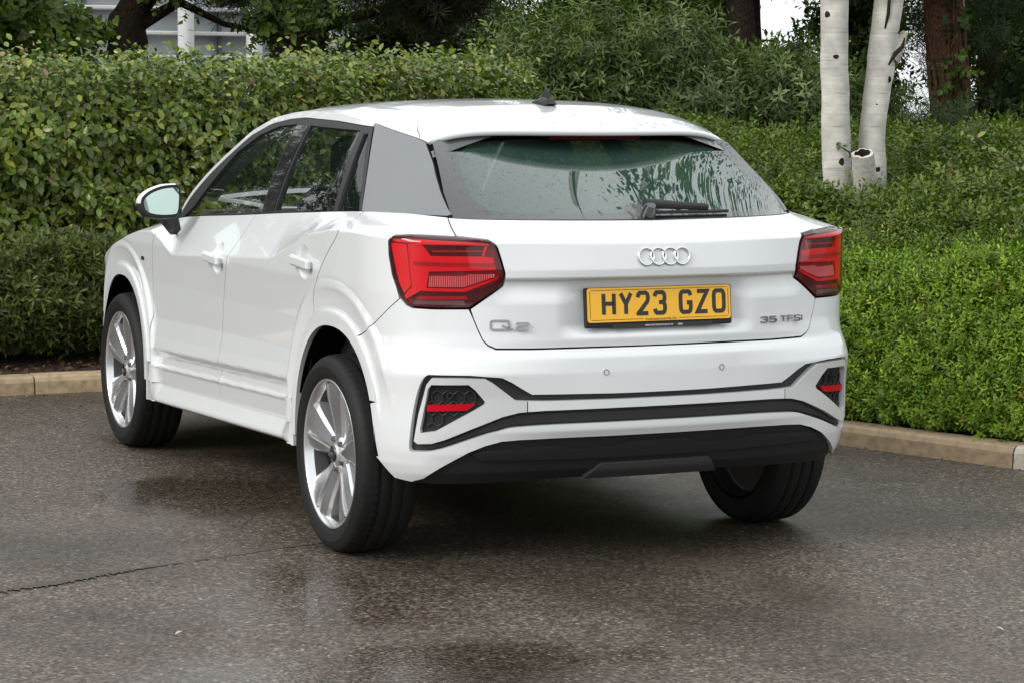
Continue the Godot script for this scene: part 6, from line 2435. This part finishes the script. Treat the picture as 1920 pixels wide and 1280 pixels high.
	for e in [[7.9,2.3,-13.8,.9,.6,900],[9.9,2.5,-13.4,.9,.5,700],[3.9,2.25,-13.2,.28,.35,160],[5.3,2.1,-14.6,.8,.5,700],[.1,2.5,-12.6,.7,.35,300]]:
		clump("foliage", b9, rng, broad, far_m, dark + mid, Vector3(e[0], e[1], e[2]), Vector3(e[3], e[4], .4), e[5], .1)
	building()

func building() -> void:
	var root := thing("office_building", "pale grey panelled building glimpsed between trunks behind the hedge", "building", Vector3(6.0, 0, -24.0))
	put("wall", bevel_box(Vector3(9.0, 6.0, .3), .02), M.panel_dark, root, Vector3(0, 3.0, -.25))
	for i in 6:
		for j in 6:
			put("cladding_panel", bevel_box(Vector3(1.46, .94, .05), .01), [M.panel_a, M.panel_b][(i + j) % 2], root, Vector3(-3.75 + i * 1.5, .5 + j * .98, -.07))
	for x in [-2.6, -.20, .75, 2.4]:
		var st := start()
		add_tube(st, [Vector3(x, 0, .30), Vector3(x, 6.0, .30)], [.11, .11], 16)
		put("column", st.commit(), M.panel_white, root)
	for j in 9: put("ledge", bevel_box(Vector3(9.1, .055, .22), .012), M.panel_white, root, Vector3(0, 1.02 + j * .32, .05))
	for x in [-1.5, .35, 1.6]: put("downpipe", bevel_box(Vector3(.05, 6.0, .08), .01), M.panel_dark, root, Vector3(x, 3.0, .02))

func build_litter() -> void:
	var rng := RandomNumberGenerator.new()
	rng.seed = 707
	var lm := leaf_mesh(.03, .016, .3, .25, 2)
	var list := [
		[Vector3(-1.87,.006,.70), "small reddish fallen leaf on the tarmac, lower left", M.litter_red, 1.0],
		[Vector3(-1.69,.006,1.01), "small pale fallen leaf on the tarmac in the lower left", M.litter_pale, .9],
		[Vector3(.76,.006,.58), "small dark fallen leaf behind the right rear wheel", M.litter_dark, 1.1],
		[Vector3(.99,.006,.60), "tiny brown fallen leaf right of the dark one behind the wheel", M.litter_brown, .8],
		[Vector3(.47,.006,1.86), "small pale fallen leaf on the tarmac, lower right", M.litter_pale, .9],
		[Vector3(-.73,.006,-3.91), "dark fallen leaf on the tarmac near the left kerb", M.litter_dark, 1.3],
		[Vector3(-1.03,.006,-.85), "dark reddish fallen leaf on the tarmac beside the sill", M.litter_red, .8]]
	for l in list:
		var o := put(numbered("fallen_leaf"), lm, l[2], self)
		o.set_meta("label", l[1])
		o.set_meta("category", "leaf")
		o.set_meta("group", "fallen leaves on the tarmac")
		o.transform = Transform3D(Basis(Vector3.UP, rng.randf() * TAU).scaled(Vector3.ONE * l[3]), l[0] + Vector3(0, .006, 0))
	# leaf litter under the low shrub
	var spots := []
	var cols := []
	for k in 900:
		var s := rng.randf_range(4.5, 10.5)
		var w := kerb_at(s)
		var d := rng.randf_range(.15, .5)
		var p: Vector2 = w[0] + w[1] * d
		spots.append(Transform3D(aim(rng, Vector3.UP, .5).scaled_local(Vector3.ONE * rng.randf_range(.8, 1.8)), Vector3(p.x, bed_height(p.x, p.y, d) + rng.randf_range(.006, .03), p.y)))
		cols.append(pick_color(rng, [c3(.10,.045,.02), c3(.06,.028,.014), c3(.16,.09,.045), c3(.03,.018,.01)]))
	var holder := Node3D.new()
	scatter("leaf_litter", lm, leaf_material(.8, .1), spots, cols, self)
	holder.free()
	var o2 := get_node("leaf_litter")
	o2.set_meta("label", "brown leaf litter on the soil under the low shrub")
	o2.set_meta("category", "litter")
	# grit and tiny debris along the kerb foot
	spots = []
	cols = []
	for k in 260:
		var w := kerb_at(rng.randf_range(5.5, 17.0))
		var p: Vector2 = w[0] - w[1] * absf(rng.randfn()) * .10
		spots.append(Transform3D(aim(rng, Vector3.UP, .4).scaled_local(Vector3.ONE * rng.randf_range(.25, .8)), Vector3(p.x, .008, p.y)))
		cols.append(pick_color(rng, [c3(.10,.06,.03), c3(.25,.2,.13), c3(.04,.03,.02)]))
	scatter("kerb_debris", lm, leaf_material(.8, .1), spots, cols, self)
	var o3 := get_node("kerb_debris")
	o3.set_meta("label", "scattered bits of leaf along the foot of the kerb")
	o3.set_meta("category", "debris")

func build_back_materials() -> void:
	M.panel_a = mat(lin(.42,.45,.47), .5)
	M.panel_b = mat(lin(.36,.39,.41), .5)
	M.panel_white = mat(lin(.66,.67,.66), .55)
	M.panel_dark = mat(lin(.10,.11,.12), .6)
	M.litter_red = mat(lin(.16,.05,.035), .6)
	M.litter_pale = mat(lin(.42,.36,.28), .6)
	M.litter_dark = mat(lin(.02,.014,.01), .6)
	M.litter_brown = mat(lin(.08,.05,.03), .6)
